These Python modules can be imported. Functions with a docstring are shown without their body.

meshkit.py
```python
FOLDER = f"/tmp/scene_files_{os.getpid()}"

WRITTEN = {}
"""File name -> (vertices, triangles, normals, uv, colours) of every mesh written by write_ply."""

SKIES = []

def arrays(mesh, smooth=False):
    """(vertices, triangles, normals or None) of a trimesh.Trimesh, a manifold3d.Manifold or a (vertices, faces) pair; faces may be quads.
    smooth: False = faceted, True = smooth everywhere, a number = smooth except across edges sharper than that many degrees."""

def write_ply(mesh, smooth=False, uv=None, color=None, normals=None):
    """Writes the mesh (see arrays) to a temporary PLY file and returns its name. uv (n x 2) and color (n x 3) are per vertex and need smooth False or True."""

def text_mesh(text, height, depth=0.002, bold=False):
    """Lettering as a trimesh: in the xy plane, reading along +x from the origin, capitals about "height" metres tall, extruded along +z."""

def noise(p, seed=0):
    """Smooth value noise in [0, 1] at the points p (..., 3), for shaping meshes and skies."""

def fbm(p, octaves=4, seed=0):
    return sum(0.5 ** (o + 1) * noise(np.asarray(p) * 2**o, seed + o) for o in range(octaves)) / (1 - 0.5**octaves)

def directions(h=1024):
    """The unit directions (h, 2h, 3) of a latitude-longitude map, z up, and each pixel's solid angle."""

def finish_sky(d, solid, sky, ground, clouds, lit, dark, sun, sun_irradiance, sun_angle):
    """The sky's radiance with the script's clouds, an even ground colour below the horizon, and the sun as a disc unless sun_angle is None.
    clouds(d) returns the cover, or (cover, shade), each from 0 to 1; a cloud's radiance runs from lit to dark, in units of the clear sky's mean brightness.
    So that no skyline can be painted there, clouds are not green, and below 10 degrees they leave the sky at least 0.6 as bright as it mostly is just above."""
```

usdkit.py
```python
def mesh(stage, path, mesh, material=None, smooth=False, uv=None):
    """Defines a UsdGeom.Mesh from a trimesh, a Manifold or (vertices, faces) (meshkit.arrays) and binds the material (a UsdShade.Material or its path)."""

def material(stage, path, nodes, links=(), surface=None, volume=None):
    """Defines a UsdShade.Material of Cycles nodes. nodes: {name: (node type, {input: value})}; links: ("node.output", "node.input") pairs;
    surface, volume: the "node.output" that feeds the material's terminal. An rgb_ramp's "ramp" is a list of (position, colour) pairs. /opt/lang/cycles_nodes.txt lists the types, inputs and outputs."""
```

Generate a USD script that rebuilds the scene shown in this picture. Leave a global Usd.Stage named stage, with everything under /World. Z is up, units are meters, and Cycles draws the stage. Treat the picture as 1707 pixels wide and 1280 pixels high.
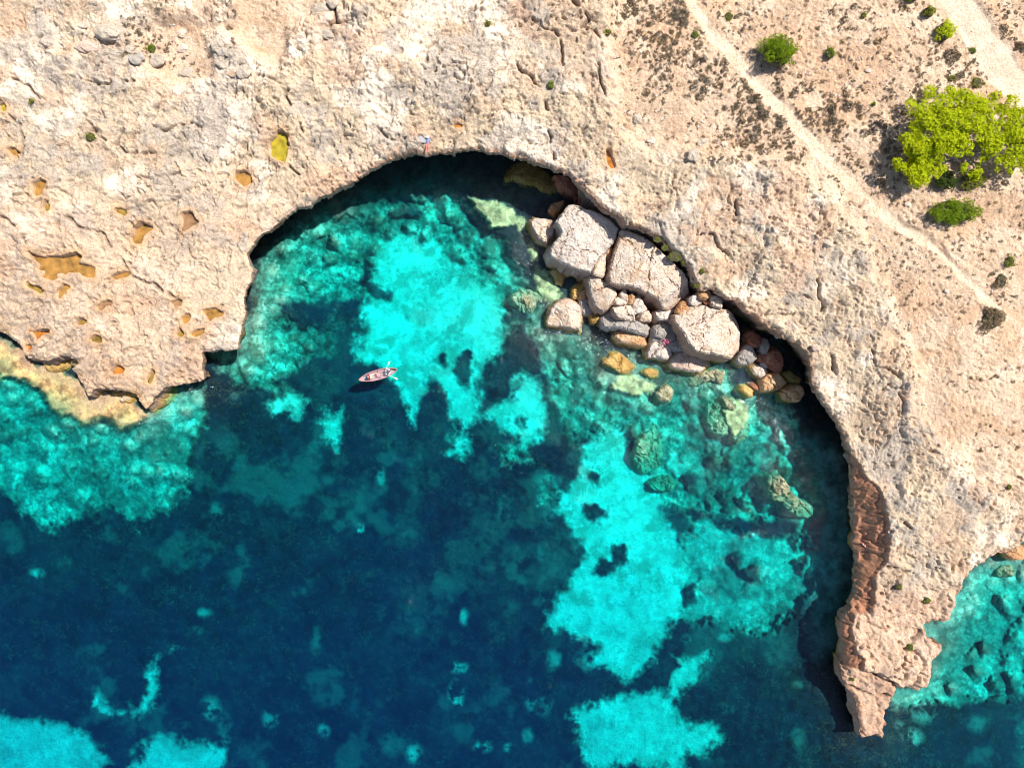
import math
import numpy as np, trimesh, manifold3d
from scipy import ndimage
from scipy.interpolate import RBFInterpolator
from PIL import Image, ImageDraw
from pxr import Usd, UsdGeom, UsdLux, UsdShade, Gf, Sdf, Vt
import usdkit

stage = Usd.Stage.CreateInMemory()
UsdGeom.SetStageUpAxis(stage, UsdGeom.Tokens.z)
UsdGeom.SetStageMetersPerUnit(stage, 1.0)
UsdGeom.Xform.Define(stage, '/World')

# ------------------------------------------------------------------ camera, sky, sun, exposure
H = 80.0                                   # drone height above the sea
S = 0.07                                   # metres per photograph pixel at sea level
SUN_EL, SUN_AZ = math.radians(57), math.atan2(0.86, 0.51)
cam = UsdGeom.Camera.Define(stage, '/World/camera')
cam.AddTranslateOp().Set((0, 0, H))
cam.CreateHorizontalApertureAttr(36.0)
cam.CreateVerticalApertureAttr(36.0 * 767 / 1024)
cam.CreateFocalLengthAttr(36.0 * H / (1707 * S))
cam.CreateClippingRangeAttr(Gf.Vec2f(0.5, 2000))
cam.CreateExposureAttr(0.80)

dome = UsdLux.DomeLight.Define(stage, '/World/sky')
usdkit.material(stage, '/World/Looks/sky', {
    's': ('sky_texture', {'sky_type': 'single_scattering', 'sun_disc': False, 'sun_elevation': SUN_EL, 'sun_rotation': SUN_AZ}),
    'b': ('background_shader', {'strength': 0.08})}, [('s.color', 'b.color')], surface='b.background')
UsdShade.MaterialBindingAPI.Apply(dome.GetPrim()).Bind(UsdShade.Material.Get(stage, '/World/Looks/sky'))
sun = UsdLux.DistantLight.Define(stage, '/World/sun')
sun.CreateNormalizeAttr(True); sun.CreateIntensityAttr(1.2); sun.CreateAngleAttr(0.5); sun.CreateColorAttr((1.0, 0.97, 0.92))
sun.AddRotateZOp().Set(-math.degrees(SUN_AZ)); sun.AddRotateXOp().Set(-(90 - math.degrees(SUN_EL)))

# ------------------------------------------------------------------ naming helpers
used = {}
def numbered(parent, name):
    n = used.get((parent, name), 0); used[(parent, name)] = n + 1
    return f'{parent}/{name}' if n == 0 else f'{parent}/{name}_{n:03d}'
def tag(p, label=None, cat=None, group=None, kind=None):
    for k, v in (('label', label), ('category', cat), ('group', group), ('kind', kind)):
        if v: p.SetCustomDataByKey(k, v)
    return p
def put(name, mesh, mat, parent='/World', smooth=False, attr=None, **kw):
    path = numbered(parent, name)
    m = usdkit.mesh(stage, path, mesh, mat, smooth=smooth)
    if attr is not None:
        UsdGeom.PrimvarsAPI(m).CreatePrimvar('albedo', Sdf.ValueTypeNames.Color3fArray, 'vertex').Set(Vt.Vec3fArray.FromNumpy(np.asarray(attr, np.float32)))
    return tag(m.GetPrim(), **kw)
def thing(name, loc=(0, 0, 0), rz=0, **kw):
    path = numbered('/World', name)
    x = UsdGeom.Xform.Define(stage, path); x.AddTranslateOp().Set(Gf.Vec3d(*map(float, loc))); x.AddRotateZOp().Set(float(rz))
    tag(x.GetPrim(), **kw)
    return path
def put_n(name, v, f, n, mat, attr=None, parent='/World', **kw):
    """A mesh with normals given by vertex."""
    path = numbered(parent, name)
    m = UsdGeom.Mesh.Define(stage, path)
    m.CreatePointsAttr(Vt.Vec3fArray.FromNumpy(v.astype(np.float32)))
    m.CreateFaceVertexCountsAttr(Vt.IntArray.FromNumpy(np.full(len(f), 3, np.int32)))
    m.CreateFaceVertexIndicesAttr(Vt.IntArray.FromNumpy(f.astype(np.int32).ravel()))
    m.CreateSubdivisionSchemeAttr('none')
    m.CreateNormalsAttr(Vt.Vec3fArray.FromNumpy(n.astype(np.float32))); m.SetNormalsInterpolation('vertex')
    if attr is not None:
        UsdGeom.PrimvarsAPI(m).CreatePrimvar('albedo', Sdf.ValueTypeNames.Color3fArray, 'vertex').Set(Vt.Vec3fArray.FromNumpy(np.asarray(attr, np.float32)))
    UsdShade.MaterialBindingAPI.Apply(m.GetPrim()).Bind(UsdShade.Material.Get(stage, mat))
    return tag(m.GetPrim(), **kw)
def sub(v, f, n, attr, keep):
    f = f[keep]; u, inv = np.unique(f, return_inverse=True)
    return v[u], inv.reshape(-1, 3), n[u], attr[u]

# ------------------------------------------------------------------ noise on numpy arrays
_R = np.random.default_rng(11).random((64, 256, 256)).astype(np.float32)
def vnoise(x, y, seed=0):
    ix, iy = np.floor(x).astype(np.int32), np.floor(y).astype(np.int32)
    fx, fy = (x - ix).astype(np.float32), (y - iy).astype(np.float32)
    fx = fx * fx * fx * (fx * (fx * 6 - 15) + 10); fy = fy * fy * fy * (fy * (fy * 6 - 15) + 10)
    T = _R[seed % 64]; a, b, c, d = ix & 255, (ix + 1) & 255, iy & 255, (iy + 1) & 255
    return (T[a, c] * (1 - fx) + T[b, c] * fx) * (1 - fy) + (T[a, d] * (1 - fx) + T[b, d] * fx) * fy
def fbm(x, y, scale, octv=4, seed=0, rough=0.5):
    t, amp, tot = 0, 1.0, 0
    for o in range(octv):
        k = 2.03 ** o / scale
        ca, sa = math.cos(o * 0.7 + .3), math.sin(o * 0.7 + .3)
        t = t + amp * vnoise((x * ca - y * sa) * k + 17.3 * o, (x * sa + y * ca) * k - 9.1 * o, seed + o); tot += amp; amp *= rough
    return t / tot
def worley(x, y, cell, seed=0):
    """F1, F2 (in cells), a random number of the nearest cell and the offset to its point."""
    x, y = x / cell, y / cell
    ix, iy = np.floor(x).astype(np.int32), np.floor(y).astype(np.int32)
    f1 = np.full(x.shape, 9.0, np.float32); f2 = f1.copy(); rid = np.zeros(x.shape, np.float32); ox = rid.copy(); oy = rid.copy()
    A, B, C = _R[seed % 64], _R[(seed + 1) % 64], _R[(seed + 2) % 64]
    for i in (-1, 0, 1):
        for j in (-1, 0, 1):
            a, b = (ix + i) & 255, (iy + j) & 255
            dx, dy = ix + i + A[a, b] - x, iy + j + B[a, b] - y
            d = np.sqrt(dx * dx + dy * dy).astype(np.float32)
            near = d < f1
            f2 = np.where(near, f1, np.minimum(f2, d)); f1 = np.where(near, d, f1)
            rid = np.where(near, C[a, b], rid); ox = np.where(near, dx, ox); oy = np.where(near, dy, oy)
    return f1, f2, rid, ox * cell, oy * cell
def sst(a, b, x):
    t = np.clip((x - a) / (b - a), 0, 1); return t * t * (3 - 2 * t)
def mix(a, b, t):
    t = np.clip(np.asarray(t), 0, 1)[..., None]; return a * (1 - t) + np.asarray(b, float) * t

# ------------------------------------------------------------------ the traced plan (photograph pixels -> plan metres at sea level)
def Z(x0, y0, s, pts): return [(x0 + a / s, y0 + b / s) for a, b in pts]
def plan(px, py): return (np.asarray(px, float) - 853.5) * S, (640 - np.asarray(py, float)) * S
PAD = 140
NW, NH = 1707 + 2 * PAD, 1280 + 2 * PAD
def mask_of(polys, width=None):
    im = Image.new('L', (NW, NH)); d = ImageDraw.Draw(im)
    for p in polys:
        q = [(a + PAD, b + PAD) for a, b in p]
        if width: d.line(q, fill=255, width=width, joint='curve')
        else: d.polygon(q, fill=255)
    return np.asarray(im) > 127
def sdf_raster(polys, width=None):
    """Signed distance in metres, positive inside, at 2-pixel steps."""
    m = mask_of(polys, width)[::2, ::2]
    d = ndimage.distance_transform_edt(m) - ndimage.distance_transform_edt(~m)
    return ndimage.gaussian_filter(d.astype(np.float32), 0.7) * 2 * S
def look(r, px, py): return ndimage.map_coordinates(r, [(np.asarray(py) + PAD) / 2, (np.asarray(px) + PAD) / 2], order=1, mode='nearest')

LAND = [(-600, 470), (-140, 520), (0, 546), (18, 559), (38, 572), (50, 594), (70, 600), (95, 604), (108, 597), (122, 592), (136, 598), (141, 606), (132, 616), (145, 633), (155, 648), (160, 660), (172, 648), (190, 646), (215, 651), (232, 655), (244, 668), (252, 680), (258, 672), (264, 660), (285, 645), (310, 640), (345, 633),
    (343, 612), (341, 588), (362, 586), (400, 583), (401, 566), (408, 540), (414, 510), (418, 482), (422, 452), (420, 436), (414, 425), (426, 412), (440, 396), (456, 384), (470, 372), (486, 362), (502, 350), (525, 340), (548, 328), (575, 314), (600, 298), (618, 288), (640, 279), (665, 269), (690, 264), (712, 265), (735, 259), (760, 259),
    (800, 255), (825, 259), (850, 262), (875, 268), (905, 279), (930, 288), (950, 300), (970, 315), (985, 332), (1005, 348), (1025, 362), (1043, 377), (1052, 378), (1072, 387), (1090, 396), (1108, 410), (1126, 430), (1142, 446), (1154, 468), (1166, 482), (1190, 484), (1207, 498), (1225, 505), (1244, 522), (1262, 534), (1278, 546), (1300, 560), (1322, 575), (1336, 592), (1344, 615), (1342, 640), (1352, 655), (1366, 674), (1381, 692), (1393, 707),
    (1405, 732), (1410, 752), (1420, 778), (1419, 792), (1424, 812), (1427, 830), (1433, 852), (1430, 876), (1434, 893), (1435, 915), (1440, 930), (1438, 960), (1434, 985), (1428, 1003), (1414, 1022), (1401, 1040), (1403, 1070), (1404, 1100), (1405, 1135), (1416, 1146), (1424, 1165), (1430, 1186), (1432, 1222), (1450, 1226), (1467, 1224), (1470, 1205), (1472, 1185), (1480, 1165), (1489, 1140), (1505, 1136), (1525, 1137), (1537, 1125), (1540, 1110), (1547, 1092), (1557, 1075), (1551, 1064), (1533, 1052), (1530, 1042), (1545, 1030), (1572, 1027), (1577, 1010), (1585, 985), (1594, 960), (1612, 941), (1637, 922), (1670, 912), (1688, 906), (1697, 891), (1760, 886), (2400, 840), (2400, -700), (-600, -700)]
UPPER = [(1270, 570), (1320, 590), (1325, 630), (1340, 670), (1360, 690), (1384, 715), (1400, 742), (1428, 780), (1446, 800), (1460, 815), (1466, 845), (1471, 880), (1475, 915), (1472, 938), (1462, 948), (1456, 962), (1453, 1000), (1448, 1018), (1420, 1020), (1415, 1040), (1416, 1062), (1420, 1080), (1432, 1092), (1432, 1110), (1448, 1118), (1460, 1114), (1480, 1128), (1492, 1138), (1525, 1150), (1580, 1090), (1600, 1000), (1760, 900), (2400, 840), (2400, -700), (1300, -700)]
SOIL = [(1010, -200), (1015, 60), (1030, 150), (1035, 215), (1100, 240), (1180, 255), (1260, 270), (1330, 290), (1400, 350), (1440, 420), (1480, 470), (1495, 560), (1520, 680), (1560, 760), (1620, 790), (1700, 760), (2400, 760), (2400, -200)]
SOIL2 = [(215, 50), (260, 20), (320, 30), (400, 42), (470, -40), (560, -60), (520, 30), (490, 60), (470, 120), (420, 70), (380, 60), (330, 75), (340, 125), (310, 140), (270, 110), (215, 60)]
PATH = [(1120, -140), (1150, 0), (1185, 52), (1228, 98), (1263, 140), (1308, 185), (1345, 226), (1388, 275), (1428, 315), (1462, 350), (1500, 378), (1545, 402)]
PATH2 = [(1545, 402), (1600, 455), (1650, 500), (1700, 545), (1840, 640)]
TRACK = [(1545, -140), (1590, -10), (1625, 50), (1662, 105), (1707, 160), (1840, 320)]
CRACKS = [[(475, 150), (484, 158), (486, 178), (500, 200), (513, 242)], [(610, 199), (625, 208), (639, 224), (647, 240), (672, 243), (690, 240), (705, 237)], [(885, 38), (905, 52), (925, 60), (932, 80), (935, 101), (937, 121)], [(953, 12), (971, 28), (981, 40), (968, 53), (991, 60), (1002, 93), (993, 123), (1000, 150), (1006, 166)],
    Z(0, 320, 3.97, [(20, 150), (150, 230), (240, 290), (260, 410)]), Z(0, 320, 3.97, [(480, 170), (560, 240), (720, 290), (770, 380), (850, 500), (900, 560), (1050, 620), (1150, 690), (1230, 740)]), Z(0, 0, 3.97, [(500, 430), (530, 540), (700, 590), (880, 580), (1000, 560)]), Z(0, 0, 3.97, [(610, 830), (700, 940), (800, 980), (850, 870)]), Z(0, 0, 3.97, [(810, 980), (860, 1020), (960, 1030), (1050, 1030), (1060, 1150), (1200, 1160)]),
    Z(0, 0, 3.97, [(130, 550), (240, 600), (330, 690)]), Z(0, 0, 3.97, [(0, 660), (90, 740), (170, 850), (200, 960), (215, 1080)]), Z(0, 0, 3.97, [(1040, 850), (1120, 890), (1220, 830), (1360, 855)]), Z(430, 0, 3.97, [(520, 60), (540, 190), (460, 260), (480, 300)]), Z(430, 0, 3.97, [(0, 540), (100, 560), (180, 600), (240, 650)]), Z(430, 0, 3.97, [(1080, 470), (1120, 500), (1190, 500)]), Z(430, 0, 3.97, [(230, 1120), (330, 1210), (430, 1230), (600, 1200), (750, 1140)]),
    Z(860, 0, 3.97, [(210, 900), (215, 980), (250, 1040), (250, 1080)]), Z(860, 0, 3.97, [(0, 440), (40, 500), (90, 520), (180, 640), (205, 760)]), Z(860, 320, 3.97, [(1430, 60), (1440, 170)]), Z(860, 320, 3.97, [(1180, 260), (1230, 300), (1290, 290), (1330, 370), (1390, 430)]), Z(860, 320, 3.97, [(740, 215), (830, 262), (880, 300), (960, 330), (1060, 420), (1120, 520), (1165, 600)]),
    Z(1280, 320, 4, [(320, 580), (310, 700), (360, 770), (340, 800)]), Z(1280, 320, 4, [(390, 1060), (385, 1170), (410, 1230)]), Z(1280, 320, 4, [(650, 1060), (660, 1150), (800, 1200), (850, 1250)]), Z(1280, 640, 4, [(820, 50), (870, 140), (850, 190)]), Z(1280, 640, 4, [(760, 890), (850, 900), (920, 970)]), Z(1280, 640, 4, [(770, 1205), (850, 1220), (930, 1230)]), Z(1280, 960, 4, [(980, 335), (920, 410), (870, 490), (850, 590)]), Z(1280, 960, 4, [(520, 715), (600, 760), (680, 780), (830, 770)]), Z(1280, 960, 4, [(600, 610), (680, 625), (760, 680), (830, 700)])]
POOLS = []
def pool(x0, y0, s, pts, tone, label): POOLS.append((Z(x0, y0, s, pts), tone, label))
q5, q1, q2, q3 = (0, 320, 3.97), (0, 0, 3.97), (430, 0, 3.97), (860, 0, 3.97)
pool(*q5, [(260, 412), (300, 435), (340, 450), (410, 442), (470, 445), (520, 430), (560, 420), (590, 445), (560, 480), (575, 492), (610, 490), (665, 515), (660, 580), (590, 570), (560, 540), (500, 548), (480, 560), (450, 540), (440, 590), (420, 605), (350, 580), (360, 540), (310, 530), (330, 500), (290, 470)], 'ochre', 'largest ochre rock pool, long and ragged, on the left rock shelf')
pool(70, 300, 1, [(0, 12), (10, 5), (20, 8), (12, 30), (3, 33), (1, 22)], 'ochre', 'ochre rock pool shaped like a tooth, above the small slit pool on the left')
pool(*q5, [(345, 112), (360, 75), (375, 110), (376, 148), (350, 150)], 'olive', 'narrow upright olive slit of a pool on the left rock')
pool(*q5, [(775, 122), (810, 118), (850, 130), (860, 158), (830, 165), (800, 150)], 'olive', 'small olive pool above the stepped double pool')
pool(*q5, [(930, 225), (945, 205), (1015, 238), (1000, 252), (960, 280), (940, 345), (890, 345), (875, 312), (905, 285), (890, 250), (905, 240)], 'ochre', 'ochre pool of two joined lobes in pitted pale rock')
pool(*q5, [(1222, 155), (1260, 142), (1300, 147), (1305, 185), (1338, 213), (1290, 235), (1260, 262), (1215, 278), (1232, 225)], 'brown', 'brown pool with a pointed lower tail on smooth rock')
pool(*q5, [(772, 572), (800, 555), (850, 535), (885, 540), (870, 560), (790, 590)], 'ochre', 'thin slanting ochre pool right of the largest pool')
pool(*q5, [(225, 618), (240, 608), (275, 635), (330, 640), (345, 670), (320, 690), (285, 665), (240, 642)], 'olive', 'ragged olive pool just below the largest pool')
pool(*q5, [(440, 660), (470, 620), (515, 640), (490, 660), (470, 690), (440, 720)], 'ochre', 'faint curved ochre pool below the right end of the largest pool')
pool(*q5, [(680, 770), (720, 735), (750, 728), (778, 730), (778, 770), (745, 755), (715, 790), (695, 795)], 'brown', 'brown kidney pool in the grey left rock')
pool(*q5, [(552, 892), (568, 855), (590, 848), (615, 860), (600, 885)], 'olive', 'dark edged olive pool beside the grey ledge')
pool(*q5, [(632, 990), (670, 950), (690, 958), (715, 978), (700, 1005), (660, 998)], 'olive', 'olive wedge of a pool under the grey ledge')
pool(*q5, [(240, 922), (300, 932), (370, 915), (378, 940), (320, 950), (295, 985), (275, 955)], 'orange', 'orange three armed pool near the left shore')
pool(*q5, [(1365, 792), (1410, 780), (1450, 782), (1500, 802), (1490, 830), (1440, 838), (1410, 866), (1390, 830)], 'ochre', 'ochre pool nearest the square rock corner over the bay')
pool(*q5, [(1225, 842), (1260, 812), (1283, 815), (1285, 860), (1245, 882)], 'ochre', 'rounded ochre pool left of the one at the square corner')
pool(*q5, [(1200, 960), (1205, 930), (1225, 908), (1248, 945), (1240, 965)], 'olive', 'small triangular olive pool near the right end of the left rock')
pool(*q5, [(1290, 955), (1330, 925), (1388, 910), (1385, 940), (1330, 965)], 'ochre', 'slim ochre pool beside the small triangular one')
pool(*q5, [(788, 1195), (830, 1150), (870, 1165), (875, 1185), (850, 1205), (800, 1210)], 'orange', 'bright orange oval pool near the lower left shore')
pool(*q5, [(1012, 1262), (1030, 1200), (1042, 1172), (1060, 1190), (1050, 1230), (1035, 1275)], 'olive', 'tall olive pool in a shaded slot by the lower shore')
pool(*q5, [(205, 1012), (245, 1018), (248, 1045), (215, 1055)], 'orange', 'tiny orange pool at the left shore edge')
pool(*q5, [(1160, 737), (1200, 715), (1225, 722), (1222, 760), (1175, 770)], 'brown', 'pale brown patch of a pool above the group at the corner')
pool(*q1, [(1560, 1172), (1590, 1150), (1630, 1145), (1665, 1165), (1690, 1225), (1655, 1235), (1635, 1250), (1590, 1215)], 'ochre', 'ochre pool with a dark upper rim left of the overhang')
pool(*q1, [(40, 722), (70, 712), (92, 735), (88, 765), (60, 772)], 'yellow', 'small yellow pool near the upper left border')
pool(*q1, [(95, 1015), (150, 1008), (188, 1040), (180, 1060), (140, 1055)], 'ochre', 'pale ochre pool on pink rock at far left')
pool(*q2, [(108, 965), (140, 930), (150, 900), (185, 895), (212, 912), (232, 985), (215, 1050), (212, 1110), (160, 1085), (120, 1060)], 'yellow', 'mossy yellow green pool standing tall on the plateau')
pool(*q2, [(1300, 855), (1330, 838), (1362, 855), (1355, 872), (1310, 872)], 'orange', 'small orange hollow above the cave roof right of the person')
pool(*q3, [(590, 1020), (615, 1010), (632, 1075), (655, 1130), (625, 1140), (600, 1110)], 'orange', 'orange brown wedge hollow right of the cave')

# boulders: name, label, outline, top height, look
ROCKS = []
def rock(q, pts, z, mat, label, name='boulder', **kw): ROCKS.append((name, Z(*q, pts), z, mat, label, kw))
A, B, C2 = (860, 320, 3.97), (1050, 460, 5.567), (740, 240, 7.76)
rock(A, [(300, 200), (480, 120), (660, 230), (720, 260), (960, 400), (1150, 600), (1230, 690), (1380, 780), (1500, 900), (1480, 1040), (1200, 1100), (960, 1050), (900, 930), (600, 850), (500, 720), (480, 560), (300, 420)], 1.0, 'red', 'dark rubble packed in the gaps between the fallen boulders', name='rubble')
rock(A, [(268, 190), (300, 155), (330, 112), (350, 88), (385, 76), (425, 95), (450, 112), (520, 132), (575, 158), (625, 190), (680, 240), (665, 310), (612, 365), (572, 418), (530, 470), (500, 528), (420, 508), (360, 482), (300, 450), (238, 412), (232, 372), (262, 320), (292, 298), (308, 255)], 4.4, 'grey', 'biggest pale grey boulder at the top of the rockfall', bevel=.5, tilt=(-.05, .12))
rock(A, [(505, 528), (535, 475), (574, 422), (600, 408), (592, 470), (590, 548), (570, 560), (535, 552)], 4.0, 'cream', 'small slab split from the lower corner of the biggest boulder')
rock(A, [(606, 395), (622, 370), (664, 322), (655, 360), (628, 420), (612, 470), (602, 440)], 3.0, 'orange', 'thin orange splinter in the crack between the two biggest boulders')
rock(A, [(702, 245), (722, 238), (742, 240), (790, 262), (832, 284), (875, 312), (910, 340), (960, 402), (1010, 440), (1078, 500), (1108, 515), (1130, 545), (1158, 590), (1188, 655), (1160, 680), (1128, 700), (1100, 745), (1045, 765), (1010, 758), (962, 702), (900, 672), (838, 640), (770, 618), (700, 610), (640, 590), (628, 545), (645, 470), (662, 400), (688, 320)], 5.6, 'cream', 'long cream slab with moss leaning on the cliff edge', bevel=.35, tilt=(.05, .05))
rock(A, [(490, 545), (525, 552), (562, 572), (600, 595), (640, 622), (668, 680), (640, 740), (610, 768), (580, 790), (535, 758), (502, 690), (490, 620)], 3.4, 'cream', 'smooth cream block left of the fractured boulder', tilt=(.1, -.05))
rock(A, [(570, 832), (640, 772), (682, 838), (735, 852), (790, 858), (840, 820), (880, 782), (925, 852), (900, 930), (860, 940), (800, 925), (740, 902), (660, 892), (590, 888)], 2.7, 'darkgrey', 'grey base block under the fractured boulder pieces', bevel=.6)
rock(A, [(642, 762), (700, 750), (768, 742), (780, 818), (790, 852), (735, 846), (682, 832), (648, 806)], 3.3, 'cream', 'square cream piece of the fractured boulder')
rock(A, [(645, 742), (662, 710), (684, 688), (712, 712), (738, 734), (700, 742)], 3.3, 'cream', 'triangular chip above the square piece of the fractured boulder')
rock(A, [(684, 680), (702, 652), (722, 634), (738, 690), (748, 728), (722, 722)], 3.5, 'cream', 'pointed chip in the crown of the fractured boulder')
rock(A, [(746, 692), (770, 674), (786, 694), (768, 742), (752, 734)], 3.4, 'orange', 'narrow orange chip in the fractured boulder')
rock(A, [(792, 692), (812, 680), (842, 725), (872, 772), (858, 790), (780, 808), (776, 745)], 3.6, 'grey', 'pale wedge on the right of the fractured boulder')
rock(A, [(800, 822), (858, 796), (878, 786), (900, 815), (898, 850), (830, 852)], 3.0, 'cream', 'speckled chip below the pale wedge of the fractured boulder')
rock(A, [(640, 612), (680, 610), (712, 624), (690, 650), (655, 642)], 2.6, 'darkgrey', 'small grey stone wedged under the mossy slab')
rock(A, [(96, 188), (130, 172), (190, 182), (250, 190), (262, 235), (240, 285), (208, 328), (180, 318), (150, 300), (118, 250)], 1.9, 'cream', 'angular boulder standing in water left of the biggest boulder', bevel=.7, tilt=(-.25, .2))
rock(A, [(210, 852), (225, 815), (232, 780), (255, 745), (282, 720), (320, 708), (355, 712), (395, 730), (420, 752), (436, 800), (438, 850), (425, 908), (370, 902), (300, 888), (212, 876)], 1.6, 'cream', 'domed pale boulder with ochre foot at the water edge', bevel=.5, tilt=(.02, .2))
rock(A, [(422, 722), (448, 705), (478, 715), (505, 740), (512, 790), (490, 810), (452, 806), (428, 775)], 1.2, 'darkgrey', 'round grey boulder right of the domed pale one', bevel=.6)
rock(A, [(378, 640), (405, 612), (450, 602), (474, 610), (480, 660), (470, 712), (430, 702), (376, 700)], .8, 'ochre', 'ochre brown cluster stone above the round grey boulder')
rock(A, [(415, 700), (440, 660), (470, 650), (482, 700), (445, 720)], 1.1, 'orange', 'small rusty stone touching the round grey boulder')
rock(A, [(495, 802), (530, 795), (555, 815), (548, 850), (520, 868), (495, 850)], .7, 'ochre', 'ochre stone at the foot of the cream block')
rock(A, [(215, 522), (262, 515), (326, 484), (328, 530), (315, 575), (300, 612), (268, 602), (255, 560)], .25, 'ochre', 'mustard triangle of rock just breaking the surface')
rock(A, [(225, 122), (240, 82), (275, 72), (314, 58), (298, 100), (280, 130), (250, 152)], 1.0, 'orange', 'orange stone alone in the shade left of the cave rubble')
rock(A, [(415, 82), (440, 68), (474, 66), (506, 122), (490, 124), (440, 106)], 2.2, 'red', 'flat orange stone jammed above the biggest boulder')
rock(A, [(382, 10), (412, 0), (408, 40), (396, 54)], 1.2, 'red', 'small pink stone under the lip of the cliff')
rock(A, [(412, 34), (450, 22), (482, 58), (462, 68), (425, 78)], 1.6, 'red', 'brown stone between the pink and the flat orange stones')
rock((860, 0, 3.97), [(262, 1150), (300, 1160), (345, 1178), (385, 1215), (425, 1262), (380, 1268), (320, 1240), (285, 1205)], 2.2, 'red', 'red slab tucked below the cave roof')
rock(A, [(662, 955), (676, 920), (694, 900), (750, 908), (800, 922), (850, 936), (890, 940), (888, 1000), (830, 1016), (760, 1000), (700, 990)], 1.5, 'orange', 'orange cream plank of rock at the foot of the fractured boulder', bevel=.3)
rock(A, [(1062, 842), (1068, 808), (1095, 800), (1130, 745), (1175, 738), (1215, 752), (1258, 742), (1305, 760), (1372, 772), (1430, 778), (1465, 792), (1520, 862), (1528, 950), (1530, 1032), (1490, 1065), (1452, 1098), (1395, 1085), (1330, 1070), (1262, 1065), (1200, 1050), (1160, 1010), (1122, 942), (1085, 885)], 4.8, 'cream', 'broad cream boulder largest on the right of the rockfall', bevel=.5, tilt=(.03, .14))
rock(A, [(1148, 702), (1175, 686), (1202, 680), (1242, 710), (1230, 735), (1198, 750), (1152, 740)], 4.3, 'grey', 'small pale stone on top of the broad cream boulder, left one')
rock(A, [(1072, 790), (1085, 750), (1104, 726), (1142, 720), (1148, 770), (1128, 805), (1090, 818)], 3.9, 'orange', 'ochre cream stone between the mossy slab and the broad boulder')
rock(A, [(1215, 662), (1250, 646), (1292, 646), (1298, 668), (1262, 708), (1222, 698)], 5.0, 'orange', 'peach stone leaning on the cliff edge above the broad boulder')
rock(A, [(1292, 682), (1330, 690), (1374, 690), (1362, 735), (1358, 772), (1302, 750)], 4.9, 'cream', 'cream stone in the gap between cliff edge and broad boulder')
rock(A, [(1240, 715), (1280, 695), (1290, 735), (1262, 740)], 4.3, 'red', 'tiny rust stone squeezed above the broad boulder')
rock(A, [(922, 792), (962, 772), (1020, 775), (1062, 770), (1040, 808), (1042, 850), (985, 846), (930, 840)], 2.6, 'grey', 'blocky stone in the hollow between three boulders')
rock(A, [(930, 872), (960, 855), (1000, 850), (1052, 882), (1082, 920), (1112, 962), (1138, 1002), (1160, 1042), (1110, 1050), (1060, 1048), (1010, 1010), (960, 985), (905, 990), (905, 930)], 1.8, 'darkgrey', 'dark grey tilted slab below the blocky stone', tilt=(.2, .1))
rock(A, [(922, 905), (955, 902), (985, 906), (1012, 948), (985, 968), (930, 950)], 2.4, 'darkgrey', 'smooth grey stone lying on the tilted slab')
rock(A, [(870, 1062), (892, 1020), (922, 982), (960, 970), (1000, 1000), (1030, 1032), (1040, 1078), (1012, 1100), (960, 1098), (930, 1092), (882, 1090)], 1.8, 'grey', 'rounded pale boulder with a pink cloth on it')
rock(A, [(1000, 1140), (1020, 1108), (1042, 1080), (1085, 1062), (1140, 1060), (1200, 1060), (1250, 1085), (1298, 1112), (1296, 1150), (1232, 1190), (1165, 1182), (1100, 1170), (1040, 1158)], 1.2, 'pink', 'long pinkish boulder below the broad cream one', tilt=(.05, .2))
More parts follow.
